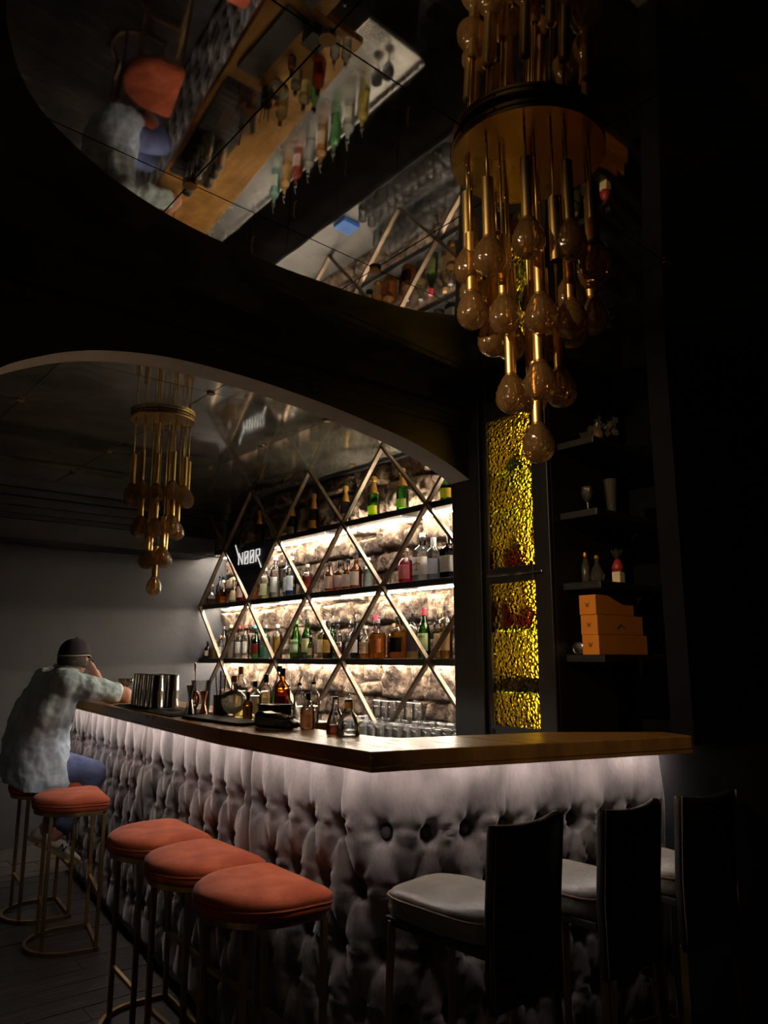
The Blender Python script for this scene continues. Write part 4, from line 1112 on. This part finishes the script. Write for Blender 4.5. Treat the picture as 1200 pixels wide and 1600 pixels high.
def make_stool(label, loc, rotz):
    t = thing('bar_stool', label, 'bar stool', loc, rotz, 'coral velvet bar stools')
    prof = [(-.012, .682), (.0, .690), (.004, .705), (.0, .716), (.006, .724), (.003, .738), (-.012, .750), (-.035, .757), (-.08, .761), (-.14, .763)]
    rings = []
    for g, z in prof:
        o = d_outline()
        cx = -.02
        rings.append([((p[0] - cx) * (1 + g / .19) + cx, p[1] * (1 + g / .21), z + .004 * mnoise.noise(Vector((p[0] * 9, p[1] * 9, z * 20 + loc[1])))) for p in o])
    seat = loft(rings).obj('seat_cushion', 'velvet_coral', t, smooth=True)
    MB().tube([((p[0] + .02) * 1.022 - .02, p[1] * 1.02, .716) for p in d_outline()], .004, 6, True).obj('piping', 'velvet_coral', seat, smooth=True)
    MB().prism([(p[0] * .95 - .001, p[1] * .95) for p in d_outline()], .664, .684).obj('seat_ring', 'bronze', t, bevel=.002)
    ring = [(p[0] * .93, p[1] * .93, .009) for p in d_outline(rc=.02)]
    m = MB()
    for i in range(len(ring)): m.bar(ring[i], ring[(i + 1) % len(ring)], .019, .017)
    m.obj('base_ring', 'bronze', t)
    legs = [(.135, -.195), (.135, .195), (-.12, -.145), (-.12, .145)]
    for x, y in legs: MB().box((x - .0095, y - .0095, .010), (x + .0095, y + .0095, .666)).obj('leg', 'bronze', t, bevel=.0015)
    MB().bar((.135, -.19, .27), (.135, .19, .27), .019, .019).obj('footrest', 'bronze', t, bevel=.0015)
    MB().bar((-.12, -.14, .20), (-.12, .14, .20), .016, .016).obj('stretcher', 'bronze', t, bevel=.0015)
    return t
make_stool('coral velvet bar stool nearest the bar corner, frontmost of the row of three', (1.40, 2.36, 0), -.05)
make_stool('coral velvet bar stool in the middle of the row of three', (1.425, 2.825, 0), .0)
make_stool('coral velvet bar stool at the far end of the row of three', (1.455, 3.292, 0), -.07)
make_stool('empty coral velvet bar stool beside the seated man', (1.47, 4.46, 0), -.20)
make_stool('shaded coral velvet bar stool under the seated man', (1.50, 5.06, 0), -.10)

# ------------------------------------------------------------------ leather bar chairs
def grid_obj(fn, nu, nv, name, mat, par, thick=0.0, smooth=True):
    vs = [fn(i / nu, j / nv) for j in range(nv + 1) for i in range(nu + 1)]
    fs = [(j * (nu + 1) + i, j * (nu + 1) + i + 1, (j + 1) * (nu + 1) + i + 1, (j + 1) * (nu + 1) + i) for j in range(nv) for i in range(nu)]
    o = MB().add(vs, fs).obj(name, mat, par, smooth)
    if thick:
        s = o.modifiers.new('solid', 'SOLIDIFY'); s.thickness = thick; s.offset = 0
        b = o.modifiers.new('bevel', 'BEVEL'); b.width = thick * .3; b.segments = 2; b.limit_method = 'ANGLE'
    return o
def make_chair(label, loc, rotz, w=.30, dep=.36, sh=.815):
    """faces local +y (the bar); origin below the middle of the back"""
    t = thing('bar_chair', label, 'bar chair', loc, rotz, 'leather bar chairs at the end of the bar')
    hw = w / 2
    def back(a, b):
        x = (a - .5) * w * (1.0 + .05 * b)
        z = .60 + b * (1.045 - .60) + .012 * (2 * a - 1) ** 2 * b
        y = -.012 - .035 * max(0, b - .45) - .018 * (1 - (2 * a - 1) ** 2) * b
        return (x, y, z)
    bk = grid_obj(back, 12, 14, 'backrest', 'leather_black', t, .030)
    for s in (0.02, .98):
        MB().tube([(back(s, b)[0], back(s, b)[1] - .017, back(s, b)[2]) for b in [k / 12 for k in range(13)]], .003, 6).obj('seam', 'thread', bk, smooth=True)
    # cushion
    rings = []
    for g, z in ((-.02, sh - .085), (-.002, sh - .075), (.004, sh - .05), (.0, sh - .028), (.004, sh - .02), (-.006, sh - .008), (-.03, sh + .0), (-.08, sh + .006), (-.12, sh + .008)):
        ring = []
        for k in range(40):
            a = 2 * PI * k / 40; q = (abs(math.cos(a)) ** 5 + abs(math.sin(a)) ** 5) ** -.2
            x, y = (hw + g) * q * math.cos(a), (dep / 2 + g) * q * math.sin(a)
            ring.append((x, y + dep / 2 + .005, z + .005 * mnoise.noise(Vector((x * 14, y * 14, loc[0] * 3)))))
        rings.append(ring)
    st = loft(rings).obj('seat_cushion', 'leather_grey', t, smooth=True)
    MB().tube([(p[0] * 1.01, p[1], sh - .024) for p in rings[4]], .0032, 6, True).obj('piping', 'thread', st, smooth=True)
    MB().box((-hw + .01, .01, sh - .105), (hw - .01, dep - .01, sh - .08)).obj('seat_frame', 'leather_black', t, bevel=.004)
    fx = .035
    for sx in (-1, 1):
        MB().bar((sx * (hw - .012), -.008, .62), (sx * (hw + fx * .6), -.03, 0), .024, .022).obj('leg', 'bronze', t, bevel=.002)
        MB().bar((sx * (hw - .02), dep - .03, sh - .09), (sx * (hw + .005), dep - .005, 0), .022, .022).obj('leg', 'bronze', t, bevel=.002)
    zr = .27; bx_, fx_ = hw + .006, hw - .006
    pts = [(-bx_, -.022, zr), (bx_, -.022, zr), (fx_, dep - .012, zr), (-fx_, dep - .012, zr)]
    for i in range(4): MB().bar(pts[i], pts[(i + 1) % 4], .015, .013).obj('foot_rail', 'bronze', t, bevel=.001)
    return t
make_chair('black leather bar chair with grey seat, nearest the bar corner', (1.675, 1.470, 0), .05, w=.29, dep=.395, sh=.825)
make_chair('black leather bar chair with grey seat, middle of the three', (2.065, 1.405, 0), .0, w=.28, dep=.345, sh=.825)
make_chair('black leather bar chair with grey seat, next to the right wall', (2.425, 1.36, 0), -.16, w=.26, dep=.305, sh=.825)
# ------------------------------------------------------------------ things on the bar
mat_o = thing('bar_mat', 'black ribbed rubber bar mat under the shaker tins', 'bar mat', (1.775, 4.03, CT))
MB().box((-.13, -.50, 0), (.13, .53, .006)).obj('mat_sheet', 'rubber', mat_o, bevel=.001)
for k in range(20):
    y = -.47 + k * .051
    MB().box((-.115, y, .006), (.115, y + .02, .0095)).obj('rib', 'rubber', mat_o)
mat_o.rotation_euler = (0, 0, -.104)
tin_m = MB().lathe([(.0435, 0), (.0445, .004), (.0425, .012), (.040, .085), (.0405, .092), (.0395, .099), (.034, .175), (.030, .178), (.0, .178)], 28, caps=False)
tin_me = tin_m.mesh('shaker_tin', 'chrome_dark', True); tin_me.set_sharp_from_angle(angle=ANG)
for i, (u, v) in enumerate(((1.735, 4.055), (1.75, 4.155), (1.765, 4.255), (1.775, 4.355), (1.80, 4.46), (1.83, 4.07), (1.845, 4.17), (1.865, 4.285))):
    o = link_mesh('shaker_tin', tin_me, None, (u, v, CT + .0095)); tag(o, 'upturned steel shaker tin in the cluster on the rubber mat', 'shaker tin', 'shaker tins on the bar mat')
# a few copper cocktail picks on the mat
for k in range(4):
    o = MB().tube([(1.70 + .02 * k, 3.76 + .01 * k, CT + .012), (1.71 + .022 * k, 3.90 + .012 * k, CT + .012)], .0022, 6).obj('cocktail_pick', 'copper', None, smooth=True)
    tag(o, 'thin copper cocktail pick lying on the rubber mat', 'cocktail pick', 'copper picks on the mat')
def simple(name, label, cat, loc, parts, rot=(0, 0, 0), group=None):
    t = thing(name, label, cat, loc, 0, group); t.rotation_euler = rot
    for nm, m, mat in parts: m.obj(nm, mat, t, smooth=True, angle=ANG)
    return t
simple('jigger', 'tall dark steel double-cone jigger beside the mixing glass', 'jigger', (1.70, 3.565, CT), [
    ('lower_cup', MB().lathe([(.026, 0), (.008, .085), (.008, .09)], 20), 'chrome_dark'), ('upper_cup', MB().lathe([(.008, .09), (.022, .145), (.020, .145), (.006, .093)], 20, caps=False), 'chrome_dark')])
simple('jigger', 'copper double-cone jigger right of the mixing glass', 'jigger', (1.77, 3.56, CT), [
    ('lower_cup', MB().lathe([(.021, 0), (.007, .06), (.007, .065)], 20), 'copper'), ('upper_cup', MB().lathe([(.007, .065), (.021, .115), (.019, .115), (.006, .068)], 20, caps=False), 'copper')])
mg = simple('mixing_glass', 'large clear mixing glass holding bar tools', 'mixing glass', (1.80, 3.655, CT), [
    ('glass', MB().lathe([(.042, 0), (.046, .004), (.048, .15), (.050, .165), (.047, .165), (.044, .02), (0, .012)], 24, caps=False), 'glass_tumbler')])
simple('strainer', 'copper coil strainer leaning against the mixing glass', 'strainer', (1.745, 3.60, CT + .075), [
    ('ring', MB().tube([(0, .030 * math.cos(a), .036 * math.sin(a)) for a in [2 * PI * k / 24 for k in range(24)]], .006, 8, True), 'copper'),
    ('coil', MB().tube([(-.004, .018 * math.cos(a), .022 * math.sin(a)) for a in [2 * PI * k / 20 for k in range(20)]], .0045, 8, True), 'copper'),
    ('handle', MB().bar((0, 0, -.035), (.004, -.008, -.073), .012, .003, up=(1, 0, 0)), 'copper')])
simple('bar_spoon', 'copper bar spoon standing upright in the mixing glass', 'bar spoon', (1.79, 3.68, CT + .012), [
    ('shaft', MB().tube([(0, 0, 0), (-.004, .02, .20)], .003, 8), 'copper'), ('bowl', MB().ball((-.005, .024, .222), (.005, .010, .024), 12, 8), 'copper')])
simple('tongs', 'copper ice tongs standing beside the copper jigger', 'tongs', (1.80, 3.52, CT), [
    ('arm', MB().bar((0, 0, 0), (.006, 0, .075), .007, .003, up=(1, 0, 0)), 'copper'), ('arm', MB().bar((0, -.022, 0), (.006, -.004, .075), .007, .003, up=(1, 0, 0)), 'copper')])
sc = thing('straw_cup', 'black cup with black drinking straws', 'straw cup', (1.82, 3.475, CT))
MB().lathe([(.034, 0), (.038, .10), (.035, .10), (.032, .006), (0, .006)], 20, caps=False).obj('cup', 'plastic_black', sc, smooth=True, angle=ANG)
for k in range(9):
    a = k * 2.1; r = .018
    MB().tube([(r * .5 * math.cos(a), r * .5 * math.sin(a), .01), (r * 1.6 * math.cos(a), .012 + r * 1.6 * math.sin(a), .19 + .012 * (k % 3))], .0035, 8).obj('straw', 'plastic_black', sc, smooth=True)
# skull-shaped decanter
sk = thing('skull_decanter', 'clear glass skull-shaped decanter with orange cap', 'decanter', (1.83, 3.365, CT), -.5)
m = MB(); m.ball((0, 0, .070), (.062, .052, .058), 24, 16); vs = []
for x, y, z in m.v:
    for sy in (-1, 1):
        d = math.hypot(y - sy * .022, z - .060)
        if x < 0: x += .022 * math.exp(-(d / .013) ** 2)
    if x < 0: x += .010 * math.exp(-(math.hypot(y, z - .038) / .008) ** 2)
    if z < .045: x *= 1 - .25 * (.045 - z) / .04 * (1 if x > 0 else 0); y *= 1 - .3 * (.045 - z) / .04
    z = max(z, .006)
    vs.append((x, y, z))
m.v = vs
m.obj('skull_glass', thin_glass('glass_skull', (.88, .89, .86), .06, .14, .3, 1.8), sk, smooth=True)
MB().lathe([(.020, 0), (.024, .012), (.022, .02)], 20, (-.012, 0, 0)).obj('jaw', MATS['glass_skull'], sk, smooth=True)
MB().lathe([(.016, .122), (.014, .15), (.014, .165)], 16).obj('neck', 'glass_clear', sk, smooth=True)
MB().lathe([(.017, .162), (.017, .188), (.014, .192)], 16).obj('cap', plain((.55, .16, .05), .4), sk, smooth=True, angle=ANG)
GB = 'bottles on the bar'
bottle('spirit', .235, .034, CLEAR, PALE, .5, CORK, None, 'bottle with tall yellow cork behind the skull decanter', (1.90, 3.43, CT), 'bottle', GB, cap_h=.16)
bottle('spirit', .17, .032, CLEAR, (.9, .8, .6), .6, BLK, CREAM, 'small black-capped bottle with cream label right of the skull decanter', (1.87, 3.235, CT), 'bottle', GB, cap_h=.16)
bottle('squat', .125, .022, AMBER, (.8, .6, .3), .5, BLK, (.6, .5, .36), 'little dropper bottle with black bulb on the bar', (1.80, 3.175, CT), 'bottle', GB, cap_h=.30)
bottle('spirit', .20, .033, CLEAR, (.9, .72, .42), .6, BLK, (.72, .66, .55), 'black-capped syrup bottle behind the dropper bottle', (1.95, 3.27, CT), 'bottle', GB, cap_h=.2)
bottle('wine', .24, .030, CLEAR, (.45, .85, .25), .5, BLK, None, 'slim clear bottle with green liquor and black cap', (1.98, 3.20, CT), 'bottle', GB, cap_h=.12)
bottle('spirit', .23, .036, AMBER, DEEP, .6, BLK, (.12, .05, .03), 'dark amber bitters bottle with black cap beside the card reader', (1.93, 3.09, CT), 'bottle', GB, cap_h=.16)
bottle('tall', .17, .026, CLEAR, (.85, .85, .82), .4, None, None, 'small clear bottle with pourer, left of the two behind the card reader', (1.90, 2.90, CT), 'bottle', GB, pourer=True)
bottle('tall', .175, .026, CLEAR, (.85, .83, .78), .4, None, None, 'small clear bottle with pourer, right of the two behind the card reader', (1.95, 2.865, CT), 'bottle', GB, pourer=True)
bottle('squat', .14, .030, CLEAR, (.85, .52, .34), .55, BLK, (.78, .50, .34), 'short black-capped bottle of peach syrup', (1.745, 2.60, CT), 'bottle', GB, cap_h=.2, labz=(.06, .42))
bottle('cone', .135, .034, CLEAR, (.42, .08, .03), .22, None, None, 'conical pourer bottle with a little red-brown liquor, left of the pair near the bar corner', (1.735, 2.40, CT), 'bottle', GB, pourer=True)
bottle('cone', .13, .042, CLEAR, (.85, .85, .82), .15, None, None, 'flask-shaped pourer bottle with orange neck band, right of the pair near the bar corner', (1.725, 2.305, CT), 'bottle', GB, pourer=True, lab2=((.8, .36, .08), .74, .90))
# card reader on a cork mat
ck = MB().lathe([(.062, 0), (.064, .002), (.062, .004)], 28, (0, 0, 0), sx=1.0, sy=1.5).obj('cork_mat', 'cork', None); ck.location = (1.655, 2.70, CT)
tag(ck, 'oval cork mat under the card reader', 'mat')
cr = thing('card_reader', 'black card payment terminal lying on the bar', 'card reader', (1.665, 2.70, CT + .004), .25)
m = MB(); rings = []
for y, hw, z0, z1 in ((-.10, .022, .006, .022), (-.085, .034, .002, .034), (-.04, .038, 0, .046), (.02, .038, 0, .052), (.06, .042, 0, .062), (.085, .040, .002, .060), (.095, .030, .006, .05)):
    rings.append([(hw * c_, y, (z0 + z1) / 2 + (z1 - z0) / 2 * s_) for c_, s_ in ((-1, -.6), (-.7, -1), (.7, -1), (1, -.6), (1, .6), (.7, 1), (-.7, 1), (-1, .6))])
loft(rings).obj('casing', 'plastic_black', cr, smooth=True, angle=ANG)
MB().box((-.026, -.005, .050), (.026, .05, .0562)).obj('screen', 'rubber', cr, bevel=.001)
for i in range(3):
    for j in range(4): MB().box((-.024 + i * .018, -.075 + j * .016, .040 + j * .002), (-.011 + i * .018, -.064 + j * .016, .046 + j * .002)).obj('key', 'rubber', cr)
mb_ = thing('menu_box', 'black napkin and menu box behind the card reader', 'box', (1.80, 2.94, CT))
MB().box((-.05, -.058, 0), (.05, .058, .072)).obj('box_body', 'plastic_black', mb_, bevel=.006)
MB().box((-.053, -.061, .072), (.053, .061, .080)).obj('box_lid', 'plastic_black', mb_, bevel=.003)
tr_ = MB().box((1.60, 2.90, CT), (1.74, 3.44, CT + .012)).obj('drip_tray', 'rubber', None, bevel=.003); tag(tr_, 'glossy black drip tray along the bar edge before the skull decanter', 'tray')
bl = MB().box((3.05, 4.40, .9655), (3.20, 4.55, 1.000)).obj('napkin_pack', plain((.03, .16, .62), .5), None, bevel=.004); tag(bl, 'flat blue pack lying on the back-bar cabinet left of the tumblers', 'pack')
# two stemmed glasses on the worktop
for (u, v, w) in ((2.30, 3.06, 'left'), (2.32, 2.98, 'right')):
    jar('stemmed glass on the steel worktop, %s of the pair behind the peach syrup' % w, (u, v, .92), [(.030, 0), (.030, .003), (.004, .008), (.004, .09), (.02, .105), (.036, .15), (.032, .20), (.030, .20), (.034, .15), (.004, .10)], MATS['glass_tumbler'], 'wine glass', None, 'wine_glass')
# a rail of bottles on the steel worktop (seen in the mirrored ceiling)
RAIL = [((.95, .75, .2), 'yellow'), ((.9, .9, .85), 'clear'), ((.2, .6, .2), 'green'), ((.9, .45, .1), 'amber'), ((.85, .85, .8), 'cloudy'), ((.6, .1, .05), 'red'), ((.9, .6, .2), 'golden'), ((.5, .8, .75), 'pale teal')]
for i, (lc, w) in enumerate(RAIL):
    bottle('spirit', .28, .038, CLEAR, lc, .6, None, W if i % 2 else None, 'bottle of %s liquor with pourer on the steel worktop behind the bar' % w, (2.42, 3.35 + i * .15, .92), 'bottle', 'bottles on the steel worktop', pourer=True)

# ------------------------------------------------------------------ the seated man
PB = Vector((1.45, 5.0, 0))
man = thing('person', 'man in light denim shirt and dark cap hunched over the bar with a cocktail', 'person', tuple(PB))
def Lp(p): return (p[0] - PB.x, p[1] - PB.y, p[2])
def limb(m, pts, rs, n=14):
    """chain of overlapping balls and tapered tubes"""
    for i in range(len(pts) - 1):
        a, b = Vector(Lp(pts[i])), Vector(Lp(pts[i + 1]))
        m.tube([a.lerp(b, k / 4) for k in range(5)], [lerp(rs[i], rs[i + 1], k / 4) for k in range(5)], n)
    for p, r in zip(pts, rs): m.ball(Lp(p), r, n, 8)
def fuse(o, vox, smooth=4, wr=0.0, size=.06, depth=2):
    r = o.modifiers.new('remesh', 'REMESH'); r.mode = 'VOXEL'; r.voxel_size = vox; r.use_smooth_shade = True
    s = o.modifiers.new('smooth', 'SMOOTH'); s.factor = .6; s.iterations = smooth
    if wr:
        tx = bpy.data.textures.new('folds', 'CLOUDS'); tx.noise_scale = size; tx.noise_depth = depth
        d = o.modifiers.new('folds', 'DISPLACE'); d.texture = tx; d.strength = wr; d.mid_level = .5; d.texture_coords = 'LOCAL'
    return o
HC = (1.578, 4.965, 1.480)
def rot_xz(p, c, a):
    x, z = p[0] - c[0], p[2] - c[2]
    return (c[0] + x * math.cos(a) + z * math.sin(a), p[1], c[2] - x * math.sin(a) + z * math.cos(a))
bd = MB()
HEAD_YAW = 0.80; RZ = Matrix.Rotation(HEAD_YAW, 3, 'Z') @ Matrix.Rotation(.16, 3, 'Y')
def Hw(dx, dy, dz):
    q = RZ @ Vector((dx, dy, dz)); return (HC[0] + q.x, HC[1] + q.y, HC[2] + q.z)
def Hp(dx, dy, dz): return Lp(Hw(dx, dy, dz))
bd.ball(Hp(-.008, 0, .015), (.097, .077, .092), 24, 16, RZ)            # skull
bd.ball(Hp(.030, 0, -.045), (.066, .060, .075), 20, 12, RZ)            # face and jaw
bd.ball(Hp(.062, 0, -.090), (.030, .032, .024), 14, 10, RZ)            # chin
limb(bd, [Hw(.088, 0, .002), Hw(.108, 0, -.030)], [.010, .014], 10)    # nose
bd.ball(Hp(.090, 0, -.058), (.012, .022, .008), 12, 8, RZ)             # lips
for s in (-1, 1): bd.ball(Hp(-.004, s * .079, -.022), (.020, .009, .032), 12, 8, RZ)  # ears
limb(bd, [(1.49, 5.0, 1.34), (1.53, 4.985, 1.40), (1.565, 4.97, 1.44)], [.060, .056, .056])
limb(bd, [(1.42, 5.0, .86), (1.40, 5.0, 1.05), (1.44, 5.0, 1.22), (1.48, 5.0, 1.30)], [.115, .11, .105, .085])
limb(bd, [(1.48, 4.88, 1.29), (1.50, 4.83, 1.31)], [.058, .054]); limb(bd, [(1.48, 5.12, 1.29), (1.50, 5.17, 1.31)], [.058, .054])
RS, RE, RW = (1.51, 4.80, 1.325), (1.845, 4.795, 1.248), (1.835, 5.01, 1.262)
LS, LE, LW = (1.51, 5.20, 1.325), (1.83, 5.19, 1.25), (1.735, 5.035, 1.375)
limb(bd, [RS, RE, RW], [.054, .050, .033]); limb(bd, [LS, LE, LW], [.054, .050, .033])
def hand(m, w, d, side, curl, thumb_dir):
    """palm plus five bent fingers; d: direction of the palm, side: across the knuckles, curl: direction fingers bend to"""
    w, d, side, curl = Vector(w), Vector(d).normalized(), Vector(side).normalized(), Vector(curl).normalized()
    for k in (-1.2, -.4, .4, 1.2):
        a = w + d * .01 + side * (k * .016); b = w + d * .082 + side * (k * .019)
        limb(m, [tuple(a), tuple(b)], [.019, .015], 10)
    for k, ln in ((-1.5, .060), (-.5, .072), (.5, .076), (1.5, .068)):
        a = w + d * .082 + side * (k * .019)
        b = a + d * (ln * .42) + curl * (ln * .12); c_ = b + d * (ln * .22) + curl * (ln * .26); e_ = c_ + d * (ln * .05) + curl * (ln * .26)
        limb(m, [tuple(a), tuple(b), tuple(c_), tuple(e_)], [.0105, .0095, .009, .0078], 10)
    t = Vector(thumb_dir).normalized()
    a = w + d * .022 + side * .022; b = a + t * .034 + d * .012; c_ = b + t * .016 + d * .026
    limb(m, [tuple(a), tuple(b), tuple(c_)], [.0145, .012, .0095], 10)
hand(bd, RW, (-.05, 1, .10), (1, .08, .2), (-.45, .1, -1), (.7, .2, .7))
hand(bd, LW, (-.55, -.35, .75), (-.3, .9, .2), (-.6, -.3, .2), (-.2, -.9, .3))
for s, y in ((-1, 4.90), (1, 5.11)):
    limb(bd, [(1.43, y, .83), (1.71, y - .03 * (-s), .795), (1.545, y, .475), (1.50, y, .43)], [.085, .058, .040, .036])
    limb(bd, [(1.50, y, .43), (1.62, y - .01, .335)], [.036, .026])
body = fuse(bd.obj('body', 'skin', man, smooth=True), .0068, 3)
# eyes, brows and beard shade of the turned-away face
for s in (-1, 1):
    MB().ball(Hp(.082, s * .030, -.004), .011, 12, 8).obj('eye', plain((.8, .78, .74), .2), man, smooth=True)
    MB().bar(Hp(.092, s * .016, .016), Hp(.082, s * .046, .016), .006, .006).obj('eyebrow', 'hair', man)
hm = MB()
for k in range(22):
    a = PI * (.40 + 1.20 * k / 21)
    hm.ball(Hp(-.012 + .084 * math.cos(a), .068 * math.sin(a), -.026), (.022, .018, .040), 10, 8)
fuse(hm.obj('hair', 'hair', man, smooth=True), .008, 2, .006, .02)
# cap
cp = MB(); vs = []; fs = []; nu, nv = 36, 12
for j in range(nv + 1):
    b = (PI / 2) * j / nv
    for k in range(nu):
        a = 2 * PI * k / nu
        seam = 1 - .012 * math.exp(-((a % (PI / 3) - PI / 6) / .05) ** 2)
        ca_ = math.cos(b) ** .75
        back_drop = -.022 * max(0, -math.cos(a)) * math.cos(b)
        vs.append(Hp(-.006 + .112 * ca_ * math.cos(a) * seam, .092 * ca_ * math.sin(a) * seam, .010 + back_drop + .106 * math.sin(b) ** .85))
for j in range(nv):
    for k in range(nu): fs.append((j * nu + k, j * nu + (k + 1) % nu, (j + 1) * nu + (k + 1) % nu, (j + 1) * nu + k))
cp.add(vs, fs)
cap_o = cp.obj('cap', 'cap_navy', man, smooth=True)
sm = cap_o.modifiers.new('solid', 'SOLIDIFY'); sm.thickness = .004
bm_ = MB(); A_ = [-1.15 + 2.3 * k / 16 for k in range(17)]
inn_ = [(.095 * math.cos(a), .088 * math.sin(a)) for a in A_]; out_ = [(.045 + .128 * math.cos(a * 1.05), .088 * math.sin(a * 1.15)) for a in reversed(A_)]
bm_.prism(inn_ + out_, .004, .009)
bm_.v = [Hp(x, y, z - .012 * ((x - .09) / .08) ** 2 - 1.6 * y * y) for x, y, z in bm_.v]
bm_.obj('cap_brim', 'cap_navy', cap_o)
MB().tube([Hp(-.006 + .1145 * math.cos(a), .0945 * math.sin(a), .012 - .022 * max(0, -math.cos(a))) for a in [2 * PI * k / 36 for k in range(36)]], .0034, 6, True).obj('cap_cord', plain((.55, .47, .36), .7), cap_o, smooth=True)
MB().ball(Hp(-.006, 0, .118), .008, 10, 6).obj('cap_button', 'cap_navy', cap_o, smooth=True)
# shirt: loose torso with hanging hem, yoke, two rolled sleeves and collar
sh = MB(); rings = []
for z, cu, du, dv, cv in ((.735, 1.425, .178, .235, 5.0), (.80, 1.42, .182, .236, 5.0), (.90, 1.405, .180, .226, 5.0), (1.0, 1.40, .172, .220, 5.0), (1.10, 1.41, .165, .222, 5.0), (1.20, 1.44, .158, .232, 5.0),
                          (1.28, 1.475, .142, .232, 5.0), (1.335, 1.50, .115, .205, 5.0), (1.375, 1.52, .088, .135, 5.0), (1.405, 1.535, .072, .082, 4.995)):
    ring = []
    for k in range(48):
        a = 2 * PI * k / 48; q = (abs(math.cos(a)) ** 2.5 + abs(math.sin(a)) ** 2.5) ** (-1 / 2.5)
        w_ = 1 + (.018 * math.sin(a * 6 + z * 3) + .012 * math.sin(a * 11 + z * 9)) * max(0, (1.25 - z)) * 1.8
        zz = z + (.035 * math.cos(2 * a) if z < .78 else 0)
        ring.append(Lp((cu + du * q * math.cos(a) * w_, cv + dv * q * math.sin(a) * w_, zz)))
    rings.append(ring)
t2 = loft(rings); sh.add(t2.v, t2.f)
def toward(a, b, t): return tuple(lerp(a[i], b[i], t) for i in range(3))
for S_, E_ in ((RS, RE), (LS, LE)):
    limb(sh, [(S_[0] - .03, S_[1] + (.03 if S_[1] < 5 else -.03), S_[2]), toward(S_, E_, .35), toward(S_, E_, .70)], [.092, .078, .068])
    limb(sh, [toward(S_, E_, .66), toward(S_, E_, .76)], [.071, .071])
limb(sh, [(1.47, 5.10, 1.30), (1.50, 5.185, 1.325)], [.10, .094]); limb(sh, [(1.47, 4.90, 1.30), (1.50, 4.815, 1.325)], [.10, .094])
shirt = fuse(sh.obj('shirt', 'denim_shirt', man, smooth=True), .008, 4, .036, .075, 2)
cl = MB(); cl.tube([Lp((1.548 + .068 * math.cos(a), 4.99 + .070 * math.sin(a), 1.412 - .016 * math.cos(a))) for a in [2 * PI * k / 28 for k in range(28)]], .015, 8, True)
cl.obj('collar', 'denim_shirt', man, smooth=True)
# jeans
jn = MB()
limb(jn, [(1.43, 4.93, .83), (1.43, 5.08, .83)], [.115, .115])
for s, y in ((-1, 4.90), (1, 5.11)):
    limb(jn, [(1.43, y, .83), (1.62, y - .01 * (-s), .812), (1.715, y - .03 * (-s), .79), (1.66, y, .66), (1.565, y, .50)], [.100, .086, .074, .066, .056])
fuse(jn.obj('jeans', 'jeans', man, smooth=True), .010, 4, .010, .05)
# sneakers resting on the footrest
for s, y in ((-1, 4.90), (1, 5.11)):
    ang = math.radians(30); hx, hz = 1.425, .405
    def sp(l, w, h): return Lp((hx + l * math.cos(ang) + h * math.sin(ang), y + w, hz - l * math.sin(ang) + h * math.cos(ang)))
    rings = []
    for l, hw, ht in ((0.0, .028, .055), (.03, .036, .078), (.08, .038, .085), (.13, .042, .070), (.19, .047, .048), (.24, .044, .036), (.275, .028, .024)):
        rings.append([sp(l, hw * c_, .018 + ht * max(0.0, s_)) for c_, s_ in ((-1, 0), (1, 0), (1, .45), (.75, .85), (0, 1), (-.75, .85), (-1, .45))])
    u = loft(rings).obj('sneaker', 'shoe_white', man, smooth=True)
    sb = u.modifiers.new('sub', 'SUBSURF'); sb.levels = 2; sb.render_levels = 2
    m = MB(); rings = []
    for l, hw in ((-.008, .030), (.03, .041), (.09, .042), (.19, .050), (.25, .045), (.284, .026)):
        rings.append([sp(l, -hw, 0), sp(l, hw, 0), sp(l, hw, .024), sp(l, -hw, .024)])
    loft(rings).obj('sole', 'gum_sole', u)
    n_ = MB(); yy = -.0445
    for (l0, h0), (l1, h1) in (((.105, .034), (.112, .068)), ((.112, .068), (.135, .034)), ((.135, .034), (.142, .066))):
        n_.bar(sp(l0, yy, h0), sp(l1, yy, h1), .008, .003, up=(0, 1, 0))
    n_.obj('side_mark', plain((.05, .07, .14)), u)
    for k in range(4):
        MB().tube([sp(.11 + .022 * k, -.02, .088 - .008 * k), sp(.118 + .022 * k, 0, .096 - .009 * k), sp(.11 + .022 * k, .02, .088 - .008 * k)], .003, 6).obj('lace', 'shoe_white', u)
# cocktail in his hand
cg = thing('coupe_glass', 'coupe cocktail glass held before the seated man', 'glass', (1.90, 4.93, CT))
MB().lathe([(.030, 0), (.030, .003), (.004, .007), (.004, .085), (.02, .095), (.043, .118), (.047, .145), (.045, .145), (.041, .120), (.003, .094)], 24, caps=False).obj('glass', 'glass_tumbler', cg, smooth=True)
MB().lathe([(.004, .096), (.030, .110), (.040, .124), (.040, .125)], 20).obj('drink', glass((.85, .8, .5), .3), cg, smooth=True)
